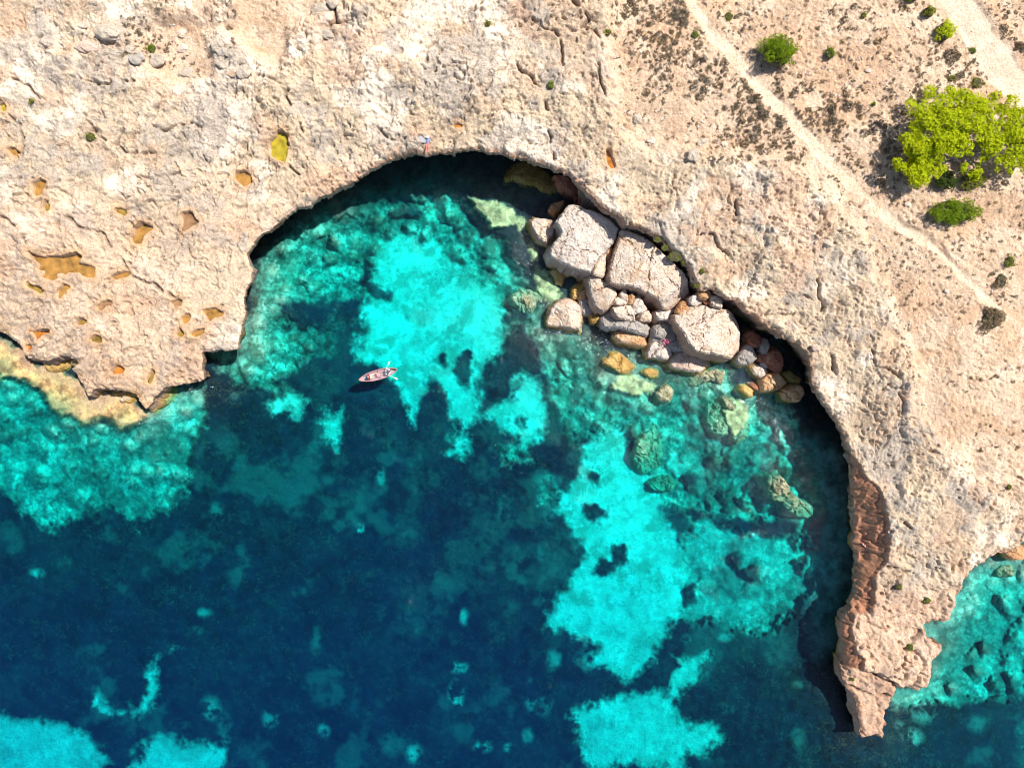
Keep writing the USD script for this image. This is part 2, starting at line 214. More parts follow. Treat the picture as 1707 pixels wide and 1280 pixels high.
rock(A, [(844, 1030), (870, 1018), (880, 1060), (868, 1088), (846, 1072)], .5, 'ochre', 'mustard sliver of stone left of the boulder with the cloth')
rock(A, [(578, 1132), (605, 1100), (642, 1070), (672, 1066), (702, 1080), (745, 1118), (790, 1152), (802, 1190), (762, 1222), (715, 1200), (650, 1165)], .35, 'ochre', 'mustard rock breaking the surface below the rockfall')
rock(A, [(832, 1190), (860, 1178), (892, 1166), (946, 1180), (942, 1218), (912, 1236), (880, 1215)], .15, 'ochre', 'flat ochre rock awash right of the mustard rock')
rock(B, [(1092, 542), (1120, 512), (1152, 502), (1222, 560), (1215, 610), (1202, 645), (1160, 660), (1118, 632)], 1.6, 'red', 'brown boulder in the cave gap beside the broad cream boulder')
rock(B, [(1208, 602), (1240, 580), (1282, 592), (1302, 650), (1288, 700), (1268, 722), (1222, 692)], 1.5, 'darkgrey', 'grey brown boulder deeper in the cave gap')
rock(B, [(1000, 792), (1005, 752), (1050, 690), (1085, 640), (1130, 652), (1160, 700), (1182, 752), (1150, 795), (1118, 812), (1040, 822)], 1.3, 'darkgrey', 'grey green boulder at the right foot of the broad cream boulder')
rock(B, [(1288, 712), (1340, 692), (1400, 690), (1432, 740), (1430, 810), (1420, 872), (1378, 862), (1330, 842), (1292, 792)], 1.5, 'red', 'red boulder at the mouth of the cave gap')
rock(B, [(1282, 802), (1340, 828), (1400, 862), (1396, 906), (1345, 885), (1302, 852)], 1.1, 'red', 'flat red stone at the foot of the red boulder')
rock(B, [(1190, 742), (1220, 722), (1252, 720), (1292, 772), (1280, 800), (1250, 802), (1202, 790)], 1.0, 'red', 'dark rust stone between the grey green and the red boulders')
rock(B, [(1210, 812), (1250, 804), (1292, 812), (1302, 850), (1262, 860), (1232, 850)], .8, 'grey', 'small grey stone under the dark rust stone')
rock(B, [(1110, 832), (1135, 805), (1165, 800), (1215, 838), (1275, 872), (1332, 880), (1305, 915), (1282, 932), (1212, 952), (1160, 900)], .8, 'grey', 'long pale grey stone pointing at the cave')
rock(B, [(1228, 972), (1252, 940), (1282, 920), (1335, 908), (1382, 910), (1462, 990), (1425, 1025), (1382, 1042), (1310, 1058), (1248, 1062)], 1.1, 'orange', 'rust orange boulder in front of the cave gap')
rock(B, [(1420, 1082), (1450, 1048), (1505, 1030), (1560, 1022), (1595, 1032), (1622, 1090), (1600, 1130), (1568, 1162), (1505, 1160), (1448, 1150)], 1.0, 'orange', 'rounded brown boulder closest to the cliff at the right end of the rockfall')
rock(B, [(1020, 1052), (1045, 1028), (1082, 1020), (1120, 1045), (1142, 1072), (1140, 1122), (1105, 1118), (1070, 1088)], .4, 'ochre', 'orange rock half awash below the long grey stone')
rock(B, [(1108, 992), (1162, 1000), (1205, 1030), (1240, 1060), (1228, 1080), (1150, 1040)], .3, 'red', 'low rust stone awash beside the rust orange boulder')
rock(B, [(1425, 902), (1480, 890), (1540, 918), (1592, 952), (1582, 992), (1530, 980), (1470, 955)], .9, 'olive', 'dark olive stone in the shade of the cave gap')
rock(B, [(540, 982), (620, 930), (705, 890), (782, 878), (850, 888), (905, 902), (945, 1000), (900, 1018), (868, 1018), (785, 952), (700, 985), (600, 1032)], .05, 'algae', 'grey green reef rock just under the surface below the pinkish boulder', name='reef_rock', base=-2.2)
rock(C2, [(775, 250), (800, 215), (905, 198), (1060, 215), (1200, 262), (1310, 320), (1400, 385), (1480, 480), (1455, 570), (1375, 592), (1280, 572), (1190, 500), (1130, 488), (1055, 480), (985, 445), (900, 402), (850, 425), (805, 440)], 1.1, 'olive', 'olive ledge inside the cave mouth under the cliff roof', base=-2.0)
rock((1600, 860, 9.14), [(690, 500), (760, 480), (870, 425), (985, 500), (1200, 560), (1200, 640), (900, 665), (820, 660), (740, 580)], 1.4, 'orange', 'rust boulder in the small cove at the right border')
rock((860, 640, 3.97), [(905, 320), (928, 266), (950, 300), (972, 335), (980, 420), (992, 500), (965, 600), (920, 612), (868, 608), (822, 575), (802, 535), (808, 440), (815, 380), (860, 345)], -1.5, 'algae', 'pointed pale green rock standing under water', name='reef_rock', base=-5)
rock((1280, 640, 4), [(15, 650), (40, 625), (95, 620), (135, 680), (172, 742), (250, 795), (325, 830), (328, 880), (305, 902), (250, 900), (195, 885), (150, 835), (120, 790), (60, 785), (20, 745)], -.5, 'algae', 'long bright green rock under water near the right cliff', name='reef_rock', base=-5)
rock((860, 640, 3.97), [(905, 682), (950, 652), (1005, 640), (1060, 655), (1092, 682), (1080, 705), (1050, 725), (1000, 730), (955, 722)], -2.6, 'algae', 'rounded green rock under water below the pointed one', name='reef_rock', base=-6)
rock((860, 640, 3.97), [(1285, 115), (1320, 95), (1352, 92), (1388, 180), (1405, 250), (1422, 340), (1370, 345), (1302, 312), (1285, 260), (1278, 200)], -1.0, 'algae', 'flat grey green slab under water below the rockfall', name='reef_rock', base=-4)
rock((860, 640, 3.97), [(1450, 212), (1510, 205), (1562, 222), (1582, 320), (1535, 365), (1482, 402), (1430, 335)], -1.2, 'algae', 'pale slab under water right of the flat grey green one', name='reef_rock', base=-4)
rock((860, 640, 3.97), [(932, 62), (965, 20), (1000, 2), (1052, 40), (1030, 85), (1008, 112), (942, 110)], -.15, 'algae', 'ochre rock under water below the flat ochre one', name='reef_rock', base=-3)
rock((860, 640, 3.97), [(1365, 90), (1400, 78), (1450, 100), (1470, 150), (1440, 175), (1385, 140)], -.25, 'algae', 'small brownish rock under water near the orange rock awash', name='reef_rock', base=-3)
rock((1600, 860, 9.14), [(630, 850), (700, 790), (850, 780), (890, 860), (840, 940), (640, 930)], -.3, 'algae', 'pale ochre rock under water in the small right cove', name='reef_rock', base=-3)
rock((820, 360, 6.4), [(215, 850), (300, 790), (400, 790), (480, 820), (560, 870), (560, 905), (470, 905), (430, 1000), (350, 1050), (280, 960), (220, 900)], -.35, 'algae', 'curved pinkish reef left of the domed pale boulder', name='reef_rock', base=-3)

L1 = (0, 530, 5.69)
for pts_, z_, m_, lb_ in (([(640, 405), (700, 370), (765, 345), (795, 385), (770, 420), (700, 455), (650, 440)], .8, 'ochre', 'mustard yellow ledge stone at the left shore, right under the rock notch'), ([(735, 505), (780, 440), (832, 402), (905, 440), (940, 480), (915, 545), (960, 548), (1075, 585), (1085, 640), (1000, 655), (905, 668), (850, 625), (790, 580)], .9, 'pink', 'large pitted pinkish ledge block jutting over the left shelf'), ([(1310, 695), (1440, 660), (1560, 640), (1640, 650), (1590, 712), (1520, 745), (1475, 805), (1430, 870), (1385, 810), (1340, 750)], .7, 'ochre', 'golden spur of rock pointing into the water at the end of the left shelf'), ([(895, 695), (1050, 655), (1180, 670), (1320, 695), (1335, 735), (1200, 745), (1100, 725), (920, 745)], .45, 'ochre', 'long low yellow ledge along the left shelf'), ([(405, 425), (480, 370), (560, 385), (635, 412), (595, 470), (500, 500), (430, 490)], .55, 'ochre', 'broken yellow ledge block at the left shore'), ([(280, 350), (330, 345), (390, 370), (400, 410), (330, 400)], .5, 'orange', 'small orange ledge stone at the far left shore'), ([(1130, 760), (1190, 745), (1260, 765), (1230, 795), (1150, 785)], .3, 'grey', 'small whitish stone lying on the left shelf')):
    rock(L1, pts_, z_, m_, lb_, name='ledge', base=-1.2, bevel=.3)
SAND = [[(640, 395), (690, 388), (725, 412), (742, 438), (765, 445), (778, 462), (800, 478), (826, 500), (842, 515), (850, 545), (838, 585), (805, 602), (795, 640), (788, 700), (770, 762), (758, 755), (762, 700), (742, 668), (730, 640), (705, 660), (690, 705), (680, 690), (668, 660), (660, 632), (640, 615), (600, 600), (592, 580), (612, 550), (600, 515), (630, 480), (625, 440), (630, 410)],
    [(445, 672), (490, 655), (505, 665), (500, 686), (452, 688)], [(550, 694), (564, 692), (568, 704), (560, 715), (571, 725), (568, 758), (560, 760), (552, 738), (546, 722)],
    [(-140, 1185), (0, 1190), (30, 1198), (60, 1196), (92, 1202), (140, 1212), (160, 1245), (185, 1290), (240, 1420), (-140, 1420)],
    [(213, 1290), (225, 1260), (242, 1240), (272, 1234), (300, 1250), (340, 1243), (386, 1238), (370, 1290), (360, 1420), (250, 1420)],
    [(150, 1160), (166, 1152), (180, 1170), (200, 1184), (232, 1176), (250, 1158), (240, 1130), (246, 1100), (262, 1092), (262, 1130), (256, 1170), (232, 1190), (180, 1190), (152, 1180)],
    [(975, 740), (1000, 722), (1040, 720), (1055, 745), (1060, 770), (1085, 790), (1108, 802), (1092, 820), (1112, 868), (1135, 890), (1140, 1000), (1122, 1030), (1106, 1058), (1095, 1110), (1062, 1128), (1040, 1130), (1020, 1115), (985, 1115), (985, 1088), (1000, 1080), (955, 1060), (915, 1035), (920, 990), (945, 970), (975, 930), (955, 880), (936, 850), (942, 820), (970, 800), (966, 770)],
    [(960, 1182), (976, 1175), (1002, 1160), (1060, 1155), (1085, 1145), (1108, 1150), (1125, 1160), (1135, 1195), (1196, 1214), (1190, 1240), (1170, 1256), (1145, 1258), (1140, 1300), (1115, 1300), (1108, 1262), (1085, 1270), (1060, 1275), (985, 1290), (975, 1262), (962, 1235)],
    [(1105, 1080), (1130, 1098), (1150, 1092), (1175, 1090), (1165, 1130), (1145, 1135), (1132, 1165), (1112, 1155), (1122, 1125), (1128, 1112)],
    [(868, 608), (905, 640), (915, 700), (900, 735), (870, 730), (855, 720), (830, 705), (826, 690), (855, 665), (862, 640)],
    [(1140, 765), (1160, 757), (1155, 785), (1130, 790), (1110, 775), (1125, 750)]]
ROCKY = [[(415, 470), (440, 415), (470, 390), (500, 370), (560, 340), (640, 318), (720, 300), (775, 325), (800, 372), (840, 395), (872, 440), (880, 470), (868, 500), (850, 530), (850, 560), (830, 600), (800, 600), (700, 590), (640, 520), (600, 490), (560, 502), (520, 500), (470, 512), (425, 520)],
    [(418, 505), (470, 522), (520, 545), (532, 578), (505, 610), (470, 632), (440, 642), (400, 622), (360, 602), (343, 590), (400, 575)], [(530, 582), (545, 550), (557, 547), (552, 570), (536, 584)],
    [(440, 636), (472, 640), (468, 655), (450, 650)],
    [(-140, 560), (0, 590), (60, 640), (90, 680), (205, 715), (275, 655), (330, 648), (347, 688), (322, 755), (310, 790), (300, 835), (280, 860), (240, 872), (215, 868), (188, 852), (160, 850), (155, 860), (120, 865), (98, 882), (40, 862), (30, 850), (18, 820), (0, 815), (-140, 800)],
    [(1130, 890), (1180, 868), (1250, 878), (1320, 890), (1362, 930), (1356, 980), (1325, 1010), (1262, 1050), (1220, 1052), (1180, 1040), (1120, 1030)],
    [(870, 470), (905, 520), (905, 560), (960, 545), (1010, 590), (1040, 600), (1180, 610), (1250, 640), (1310, 670), (1345, 760), (1368, 850), (1350, 880), (1300, 872), (1240, 880), (1150, 880), (1100, 840), (1060, 780), (1050, 730), (1000, 722), (960, 742), (940, 700), (912, 640)],
    [(1595, 960), (1640, 920), (1850, 880), (1850, 1160), (1707, 1150), (1640, 1162), (1560, 1172), (1492, 1165), (1470, 1150), (1525, 1137), (1557, 1075), (1530, 1045), (1575, 1025)],
    [(830, 750), (852, 735), (875, 745), (868, 770), (850, 790), (838, 770)], [(905, 800), (922, 808), (925, 835), (908, 830)]]
SHELF = [[(-140, 545), (0, 560), (38, 580), (62, 605), (100, 612), (150, 640), (200, 655), (250, 690), (262, 672), (270, 668), (258, 695), (228, 712), (205, 720), (182, 702), (140, 706), (110, 692), (86, 680), (80, 655), (40, 640), (0, 630), (-140, 610)]]
ALGAE = [[(766, 322), (780, 330), (795, 350), (810, 365), (815, 378), (840, 378), (858, 374), (868, 392), (878, 390), (878, 372), (862, 355), (845, 345), (828, 334), (800, 334), (785, 328)],
    [(880, 398), (888, 402), (896, 425), (898, 440), (912, 458), (930, 485), (936, 500), (920, 506), (900, 485), (890, 462), (892, 440), (880, 420)],
    [(1026, 625), (1045, 622), (1087, 640), (1092, 662), (1076, 660), (1046, 658), (1020, 645)], [(1215, 668), (1240, 660), (1250, 700), (1225, 730), (1205, 690)]]
HOLES = [[(612, 440), (622, 470), (650, 495), (632, 500), (600, 470)], [(766, 580), (790, 570), (782, 640), (770, 645), (760, 620)], [(725, 600), (745, 585), (742, 610)],
    [(978, 842), (1015, 848), (1018, 860), (1000, 872), (982, 865)], [(1022, 908), (1042, 905), (1048, 935), (1030, 945), (1022, 958), (995, 952), (1005, 935), (1020, 930)], [(1100, 1092), (1112, 1086), (1138, 1108), (1116, 1118), (1112, 1142), (1098, 1138)],
    [(1140, 980), (1156, 976), (1160, 1000), (1146, 1004)], [(1220, 925), (1232, 930), (1230, 944), (1218, 940)], [(1240, 950), (1265, 948), (1268, 968), (1250, 965)], [(1325, 932), (1345, 936), (1338, 950)], [(985, 785), (1002, 790), (998, 804), (984, 800)],
    [(1130, 850), (1180, 850), (1260, 870), (1265, 885), (1235, 888), (1190, 868), (1140, 862)], [(1140, 790), (1165, 795), (1160, 810), (1140, 805)], [(690, 335), (700, 360), (668, 365), (650, 355)], [(870, 690), (884, 698), (876, 708), (866, 704)]]
SPOTS = [(235, 885, 10, 9, .5), (360, 850, 12, 16, .35), (60, 955, 14, 8, .7), (485, 790, 14, 10, .2), (636, 795, 8, 16, .45), (600, 880, 8, 8, .9), (775, 1025, 9, 15, .8), (765, 1112, 18, 9, .7), (760, 1160, 12, 24, .95), (690, 1255, 13, 16, .75), (655, 1240, 26, 22, .32), (805, 1245, 14, 11, .9), (850, 1246, 10, 8, .7), (450, 1197, 15, 14, .4), (540, 1216, 10, 12, .5), (527, 1066, 10, 26, .35), (693, 1036, 12, 20, .3), (290, 1082, 14, 9, .5), (312, 1090, 8, 6, .35), (340, 1020, 14, 8, .45), (330, 1050, 20, 7, .3), (352, 1180, 17, 20, .5), (375, 1220, 14, 34, .35), (925, 1100, 14, 20, .5), (888, 1160, 12, 26, .55), (880, 1225, 10, 12, .5), (905, 1170, 16, 20, .4), (1145, 1066, 9, 9, .5), (1208, 1062, 14, 8, .4), (1238, 1092, 8, 20, .25), (1520, 1228, 18, 14, .55), (1500, 1208, 10, 9, .35), (1330, 1230, 14, 22, .3), (1330, 1140, 14, 9, .25), (1540, 1185, 22, 20, .4), (1630, 1205, 18, 16, .35), (1700, 1235, 8, 26, .5), (915, 850, 12, 30, .3), (840, 850, 10, 26, .3), (905, 920, 12, 18, .3), (990, 1100, 30, 20, .4), (545, 800, 14, 10, .2), (390, 660, 10, 8, .25), (470, 825, 18, 8, .15), (1010, 885, 20, 10, .3), (1180, 1110, 12, 24, .3), (1210, 1180, 16, 10, .3), (700, 760, 8, 10, .2), (855, 1010, 16, 12, .2)]

print('tracing')
sd_land = sdf_raster([LAND]); sd_up = sdf_raster([UPPER]); sd_soil = np.maximum(sdf_raster([SOIL]), sdf_raster([SOIL2]))
sd_path = np.maximum(sdf_raster([PATH], 20), sdf_raster([PATH2], 12)); sd_track = sdf_raster([TRACK], 58)
hpts = np.array([(0, 540, 1.3), (50, 592, .8), (100, 602, .7), (150, 640, .6), (250, 668, .6), (265, 655, .9), (340, 630, 1.9), (345, 592, 2.7), (400, 580, 3.2), (420, 482, 4.2), (418, 428, 4.6), (500, 355, 4.3), (600, 300, 4.8), (730, 258, 5.0), (900, 275, 5.6), (1045, 378, 5.8), (1160, 480, 5.2), (1340, 590, 4.4), (1405, 730, 3.7), (1465, 840, 4.6), (1475, 920, 4.5), (1460, 1000, 3.9), (1500, 1080, 3.6), (1440, 1125, 3.4), (1440, 1160, 2.4), (1480, 1150, 2.4), (1450, 1222, 1.6), (1540, 1100, 3.6), (1580, 1000, 4.6), (1640, 920, 5.2), (1707, 885, 5.6),
    (200, 590, 2.6), (100, 540, 2.8), (0, 300, 4.6), (0, 0, 7.0), (300, 300, 6.0), (300, 0, 8.2), (700, 0, 9.4), (700, 150, 8.6), (1000, 100, 9.3), (1300, 200, 9.2), (1300, 420, 7.6), (1700, 0, 11), (1700, 400, 9.8), (1600, 700, 7.9), (1500, 620, 7.2)])
gx, gy = np.meshgrid(np.arange(-PAD, 1707 + PAD + 1, 24), np.arange(-PAD, 1280 + PAD + 1, 24))
hb = RBFInterpolator(hpts[:, :2], hpts[:, 2], kernel='linear', smoothing=2)(np.c_[np.clip(gx, 0, 1707).ravel(), np.clip(gy, 0, 1280).ravel()]).reshape(gx.shape)
hb = ndimage.gaussian_filter(hb, 0.6)
def base_h(px, py): return ndimage.map_coordinates(hb, [(np.asarray(py, float) + PAD) / 24, (np.asarray(px, float) + PAD) / 24], order=1, mode='nearest')
def at(px, py, z):
    """The point at height z that the drone sees at that place of the plan."""
    x, y = plan(px, py); k = 1 - np.asarray(z) / H
    return np.stack(np.broadcast_arrays(x * k, y * k, z), -1)
pool_polys = [p for p, _, _ in POOLS]
sd_pool = sdf_raster(pool_polys)
pool_z = np.full(((NH + 1) // 2, (NW + 1) // 2), -99, np.float32)

def axis(lo, hi, step, far):
    a = np.arange(lo, hi + step, step); out, g = [], step
    x = 0
    while x < far:
        g *= 1.5; x += g; out.append(x)
    out = np.array(out); return np.concatenate([lo - out[::-1], a, a[-1] + out])
def grid_tris(ny, nx):
    i, j = np.meshgrid(np.arange(ny - 1), np.arange(nx - 1), indexing='ij')
    a = (i * nx + j).ravel(); b, c, d = a + 1, a + nx, a + nx + 1
    odd = ((i + j) % 2).ravel().astype(bool)           # rows run down the picture: keep normals up
    t1 = np.where(odd[:, None], np.c_[a, c, b], np.c_[a, c, d]); t2 = np.where(odd[:, None], np.c_[b, c, d], np.c_[a, d, b])
    return np.vstack([t1, t2])
def clip(ny, nx, sd):
    """Grid triangles cut at sd = 0. Returns i, j, t (each vertex lerps grid points i and j), triangles and rim segments."""
    s = sd.ravel().astype(float).copy(); s[np.abs(s) < 1e-4] = 1e-4
    T = grid_tris(ny, nx); ins = s[T] > 0; n = ins.sum(1)
    full = T[n == 3]; out, seg = [], []
    for cnt in (1, 2):
        t = T[n == cnt]; k = ins[n == cnt]
        lone = np.argmax(k, 1) if cnt == 1 else np.argmin(k, 1)
        r = np.arange(len(t)); a, b, c = t[r, lone], t[r, (lone + 1) % 3], t[r, (lone + 2) % 3]
        out.append((a, b, c))
    key = np.concatenate([np.c_[o[0], o[1]] for o in out] + [np.c_[o[0], o[2]] for o in out])
    key = np.sort(key, 1); u, inv = np.unique(key, axis=0, return_inverse=True); inv = inv.ravel()
    n1, n2 = len(out[0][0]), len(out[1][0])
    e1a, e2a, e1b, e2b = inv[:n1], inv[n1:n1 + n2], inv[n1 + n2:2 * n1 + n2], inv[2 * n1 + n2:]
    N = ny * nx
    tri = [full, np.c_[out[0][0], N + e1a, N + e1b], np.c_[N + e2a, out[1][1], out[1][2]], np.c_[N + e2a, out[1][2], N + e2b]]
    seg = np.vstack([np.c_[N + e1a, N + e1b], np.c_[N + e2b, N + e2a]])
    tri = np.vstack(tri)
    i = np.concatenate([np.arange(N), u[:, 0]]); j = np.concatenate([np.arange(N), u[:, 1]])
    t = np.concatenate([np.zeros(N), s[u[:, 0]] / (s[u[:, 0]] - s[u[:, 1]])])
    keep, inv = np.unique(tri, return_inverse=True)
    back = np.full(N + len(u), -1); back[keep] = np.arange(len(keep))
    return i[keep], j[keep], t[keep], inv.reshape(-1, 3), back[seg]
def normals(v, f):
    n = np.zeros_like(v); fn = np.cross(v[f[:, 1]] - v[f[:, 0]], v[f[:, 2]] - v[f[:, 0]])
    for k in range(3):
        for c in range(3): n[:, c] += np.bincount(f[:, k], fn[:, c], len(v))
    return n / np.maximum(np.linalg.norm(n, axis=1, keepdims=True), 1e-12)
def skirt(top, out_dir, seg, levels):
    """Wall below the rim vertices: levels = list of (offset outwards, z) arrays for each rim vertex."""
    rim = np.unique(seg); back = np.full(len(top), -1); back[rim] = np.arange(len(rim)); s = back[seg]; m = len(rim)
    v = [top[rim]]
    for o, z in levels:
        q = top[rim].copy(); q[:, :2] += out_dir[rim] * o[rim][:, None]; q[:, 2] = z[rim]; v.append(q)
    f = []
    for l in range(len(levels)):
        a, b = s[:, 0] + l * m, s[:, 1] + l * m
        f += [np.c_[b, a, a + m], np.c_[b, a + m, b + m]]
    return np.vstack(v), np.vstack(f)

# ------------------------------------------------------------------ materials
def M(name, nodes, links, surface=None, volume=None):
    usdkit.material(stage, '/World/Looks/' + name, nodes, links, surface=surface, volume=volume); return '/World/Looks/' + name
def stone_mat(name, c1, c2, c3, waterline=None, attr=False, bump=.5, scale=1.0, rough=.9, side=None, speck=.6):
    n = {'g': ('geometry', {}), 'p': ('principled_bsdf', {'roughness': rough, 'specular_ior_level': .25}),
         'n1': ('noise_texture', {'scale': .55 * scale, 'detail': 6.0, 'roughness': .62}), 'n2': ('noise_texture', {'scale': 4.5 * scale, 'detail': 6.0, 'roughness': .68}),
         'n3': ('noise_texture', {'scale': 1.7 * scale, 'detail': 8.0, 'roughness': .7}),
         'r2': ('rgb_ramp', {'ramp': [(.30, (.60, .56, .52)), (.46, (.98, .97, .96)), (.66, (1.1, 1.1, 1.1))]}),
         'm2': ('mix', {'mix_type': 'multiply', 'fac': .8}),
         'b1': ('bump', {'strength': bump, 'distance': .12}), 'b2': ('bump', {'strength': bump * .8, 'distance': .3})}
    l = [('g.position', 'n1.vector'), ('g.position', 'n2.vector'), ('g.position', 'n3.vector'), ('n2.fac', 'r2.fac'), ('r2.color', 'm2.color2'),
         ('n2.fac', 'b1.height'), ('n3.fac', 'b2.height'), ('b2.normal', 'b1.normal'), ('b1.normal', 'p.normal')]
    if attr:
        n['a'] = ('attribute', {'attribute': 'albedo'}); last = 'a.color'
    else:
        n['r1'] = ('rgb_ramp', {'ramp': [(.32, c1), (.5, c2), (.68, c3)]}); l.append(('n1.fac', 'r1.fac')); last = 'r1.color'
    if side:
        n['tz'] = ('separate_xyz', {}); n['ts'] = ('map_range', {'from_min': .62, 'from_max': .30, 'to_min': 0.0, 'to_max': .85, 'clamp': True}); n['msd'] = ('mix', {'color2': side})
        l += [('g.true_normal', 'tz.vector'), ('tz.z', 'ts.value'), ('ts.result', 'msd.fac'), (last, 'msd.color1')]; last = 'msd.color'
    for q, (sc, w_, dk, on) in enumerate(((.75, .014, .62, .47), (2.1, .022, .55, .46))):
        a = f'q{q}'
        n[a + 'n'] = ('noise_texture', {'scale': sc * scale, 'detail': 6.0, 'roughness': .58, 'distortion': .5}); n[a + 's'] = ('math', {'math_type': 'subtract', 'value2': .5}); n[a + 'a'] = ('math', {'math_type': 'absolute'})
        n[a + 'm'] = ('map_range', {'from_min': 0.0, 'from_max': w_, 'to_min': 1.0, 'to_max': 0.0, 'clamp': True})
        n[a + 'o'] = ('noise_texture', {'scale': sc * .45 * scale, 'detail': 2.0}); n[a + 'g'] = ('map_range', {'from_min': on, 'from_max': on + .12, 'to_min': 0.0, 'to_max': dk, 'clamp': True}); n[a + 'f'] = ('math', {'math_type': 'multiply'}); n[a + 'x'] = ('mix', {'color2': (.15, .095, .06)})
        l += [('g.position', a + 'n.vector'), ('g.position', a + 'o.vector'), (a + 'n.fac', a + 's.value1'), (a + 's.value', a + 'a.value1'), (a + 'a.value', a + 'm.value'), (a + 'o.fac', a + 'g.value'), (a + 'm.result', a + 'f.value1'), (a + 'g.result', a + 'f.value2'), (a + 'f.value', a + 'x.fac'), (last, a + 'x.color1')]; last = a + 'x.color'
    if waterline:
        n['x'] = ('separate_xyz', {}); n['mr'] = ('map_range', {'from_min': waterline[1], 'from_max': waterline[2], 'to_min': 1.0, 'to_max': 0.0, 'clamp': True}); n['mw'] = ('mix', {'color2': waterline[0]})
        n['ad'] = ('math', {'math_type': 'multiply_add', 'value2': 1.1, 'value3': -.55}); n['ad2'] = ('math', {'math_type': 'add'})
        l += [('g.position', 'x.vector'), ('n3.fac', 'ad.value1'), ('x.z', 'ad2.value1'), ('ad.value', 'ad2.value2'), ('ad2.value', 'mr.value'), ('mr.result', 'mw.fac'), (last, 'mw.color1')]; last = 'mw.color'
    n['n4'] = ('noise_texture', {'scale': 8.5 * scale, 'detail': 4.0, 'roughness': .7}); n['r4'] = ('rgb_ramp', {'ramp': [(.34, (.50, .47, .44)), (.47, (.97, .96, .95)), (.62, (1.16, 1.16, 1.16))]}); n['m4'] = ('mix', {'mix_type': 'multiply', 'fac': speck})
    l += [('g.position', 'n4.vector'), ('n4.fac', 'r4.fac'), ('r4.color', 'm4.color2'), ('m2.color', 'm4.color1'), (last, 'm2.color1'), ('m4.color', 'p.base_color')]
    return M(name, n, l, 'p.BSDF')
OCHRE = (.34, .20, .055)
mats = {
    'land': stone_mat('limestone_ground', 0, 0, 0, attr=True, bump=.8, waterline=((.42, .26, .09), .7, 1.3)),
    'seabed': stone_mat('seabed', 0, 0, 0, attr=True, bump=.5, speck=.9),
    'cliff': stone_mat('cliff_face', (.17, .085, .05), (.30, .19, .13), (.36, .28, .22), waterline=((.30, .19, .06), .2, .8), bump=.9),
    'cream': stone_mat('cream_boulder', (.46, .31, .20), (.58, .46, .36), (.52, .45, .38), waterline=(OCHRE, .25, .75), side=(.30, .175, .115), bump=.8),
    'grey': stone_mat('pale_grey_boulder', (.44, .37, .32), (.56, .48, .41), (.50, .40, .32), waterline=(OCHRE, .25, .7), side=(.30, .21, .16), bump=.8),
    'plainstone': stone_mat('plain_stone', (.36, .30, .235), (.50, .42, .33), (.44, .36, .28), bump=.9, scale=1.6), 'greystone': stone_mat('grey_stone', (.30, .26, .22), (.40, .35, .30), (.34, .31, .28), bump=.8, scale=1.6),
    'darkgrey': stone_mat('grey_boulder', (.22, .20, .18), (.30, .27, .24), (.36, .32, .28), waterline=((.2, .14, .05), .2, .6)),
    'orange': stone_mat('orange_boulder', (.34, .15, .06), (.48, .29, .15), (.52, .38, .25), waterline=(OCHRE, .1, .5)),
    'red': stone_mat('red_boulder', (.20, .085, .05), (.32, .13, .075), (.38, .2, .13)),
    'pink': stone_mat('pinkish_boulder', (.34, .24, .19), (.46, .34, .27), (.5, .4, .33), waterline=((.25, .19, .06), .2, .7)),
    'ochre': stone_mat('ochre_rock', (.26, .15, .04), (.40, .26, .08), (.46, .34, .16)),
    'olive': stone_mat('olive_rock', (.11, .085, .02), (.2, .15, .04), (.24, .19, .07)),
    'algae': stone_mat('algae_rock', (.13, .14, .08), (.34, .33, .20), (.52, .50, .34), bump=1.0, scale=1.8),
}
# vertex colours already carry the plain ground tints; fine relief comes from the bumps
pool_col = {'ochre': (.32, .165, .040), 'brown': (.26, .145, .07), 'olive': (.25, .155, .03), 'orange': (.42, .155, .025), 'yellow': (.33, .25, .02)}
for k, c in pool_col.items():
    M('pool_' + k, {'g': ('geometry', {}), 'n': ('noise_texture', {'scale': 1.3, 'detail': 5.0}), 'r': ('rgb_ramp', {'ramp': [(.3, tuple(.45 * x for x in c)), (.48, tuple(.85 * x for x in c)), (.6, c), (.75, tuple(1.3 * x for x in c))]}),
                    'p': ('principled_bsdf', {'roughness': .06, 'specular_ior_level': .5})}, [('g.position', 'n.vector'), ('n.fac', 'r.fac'), ('r.color', 'p.base_color')], 'p.BSDF')

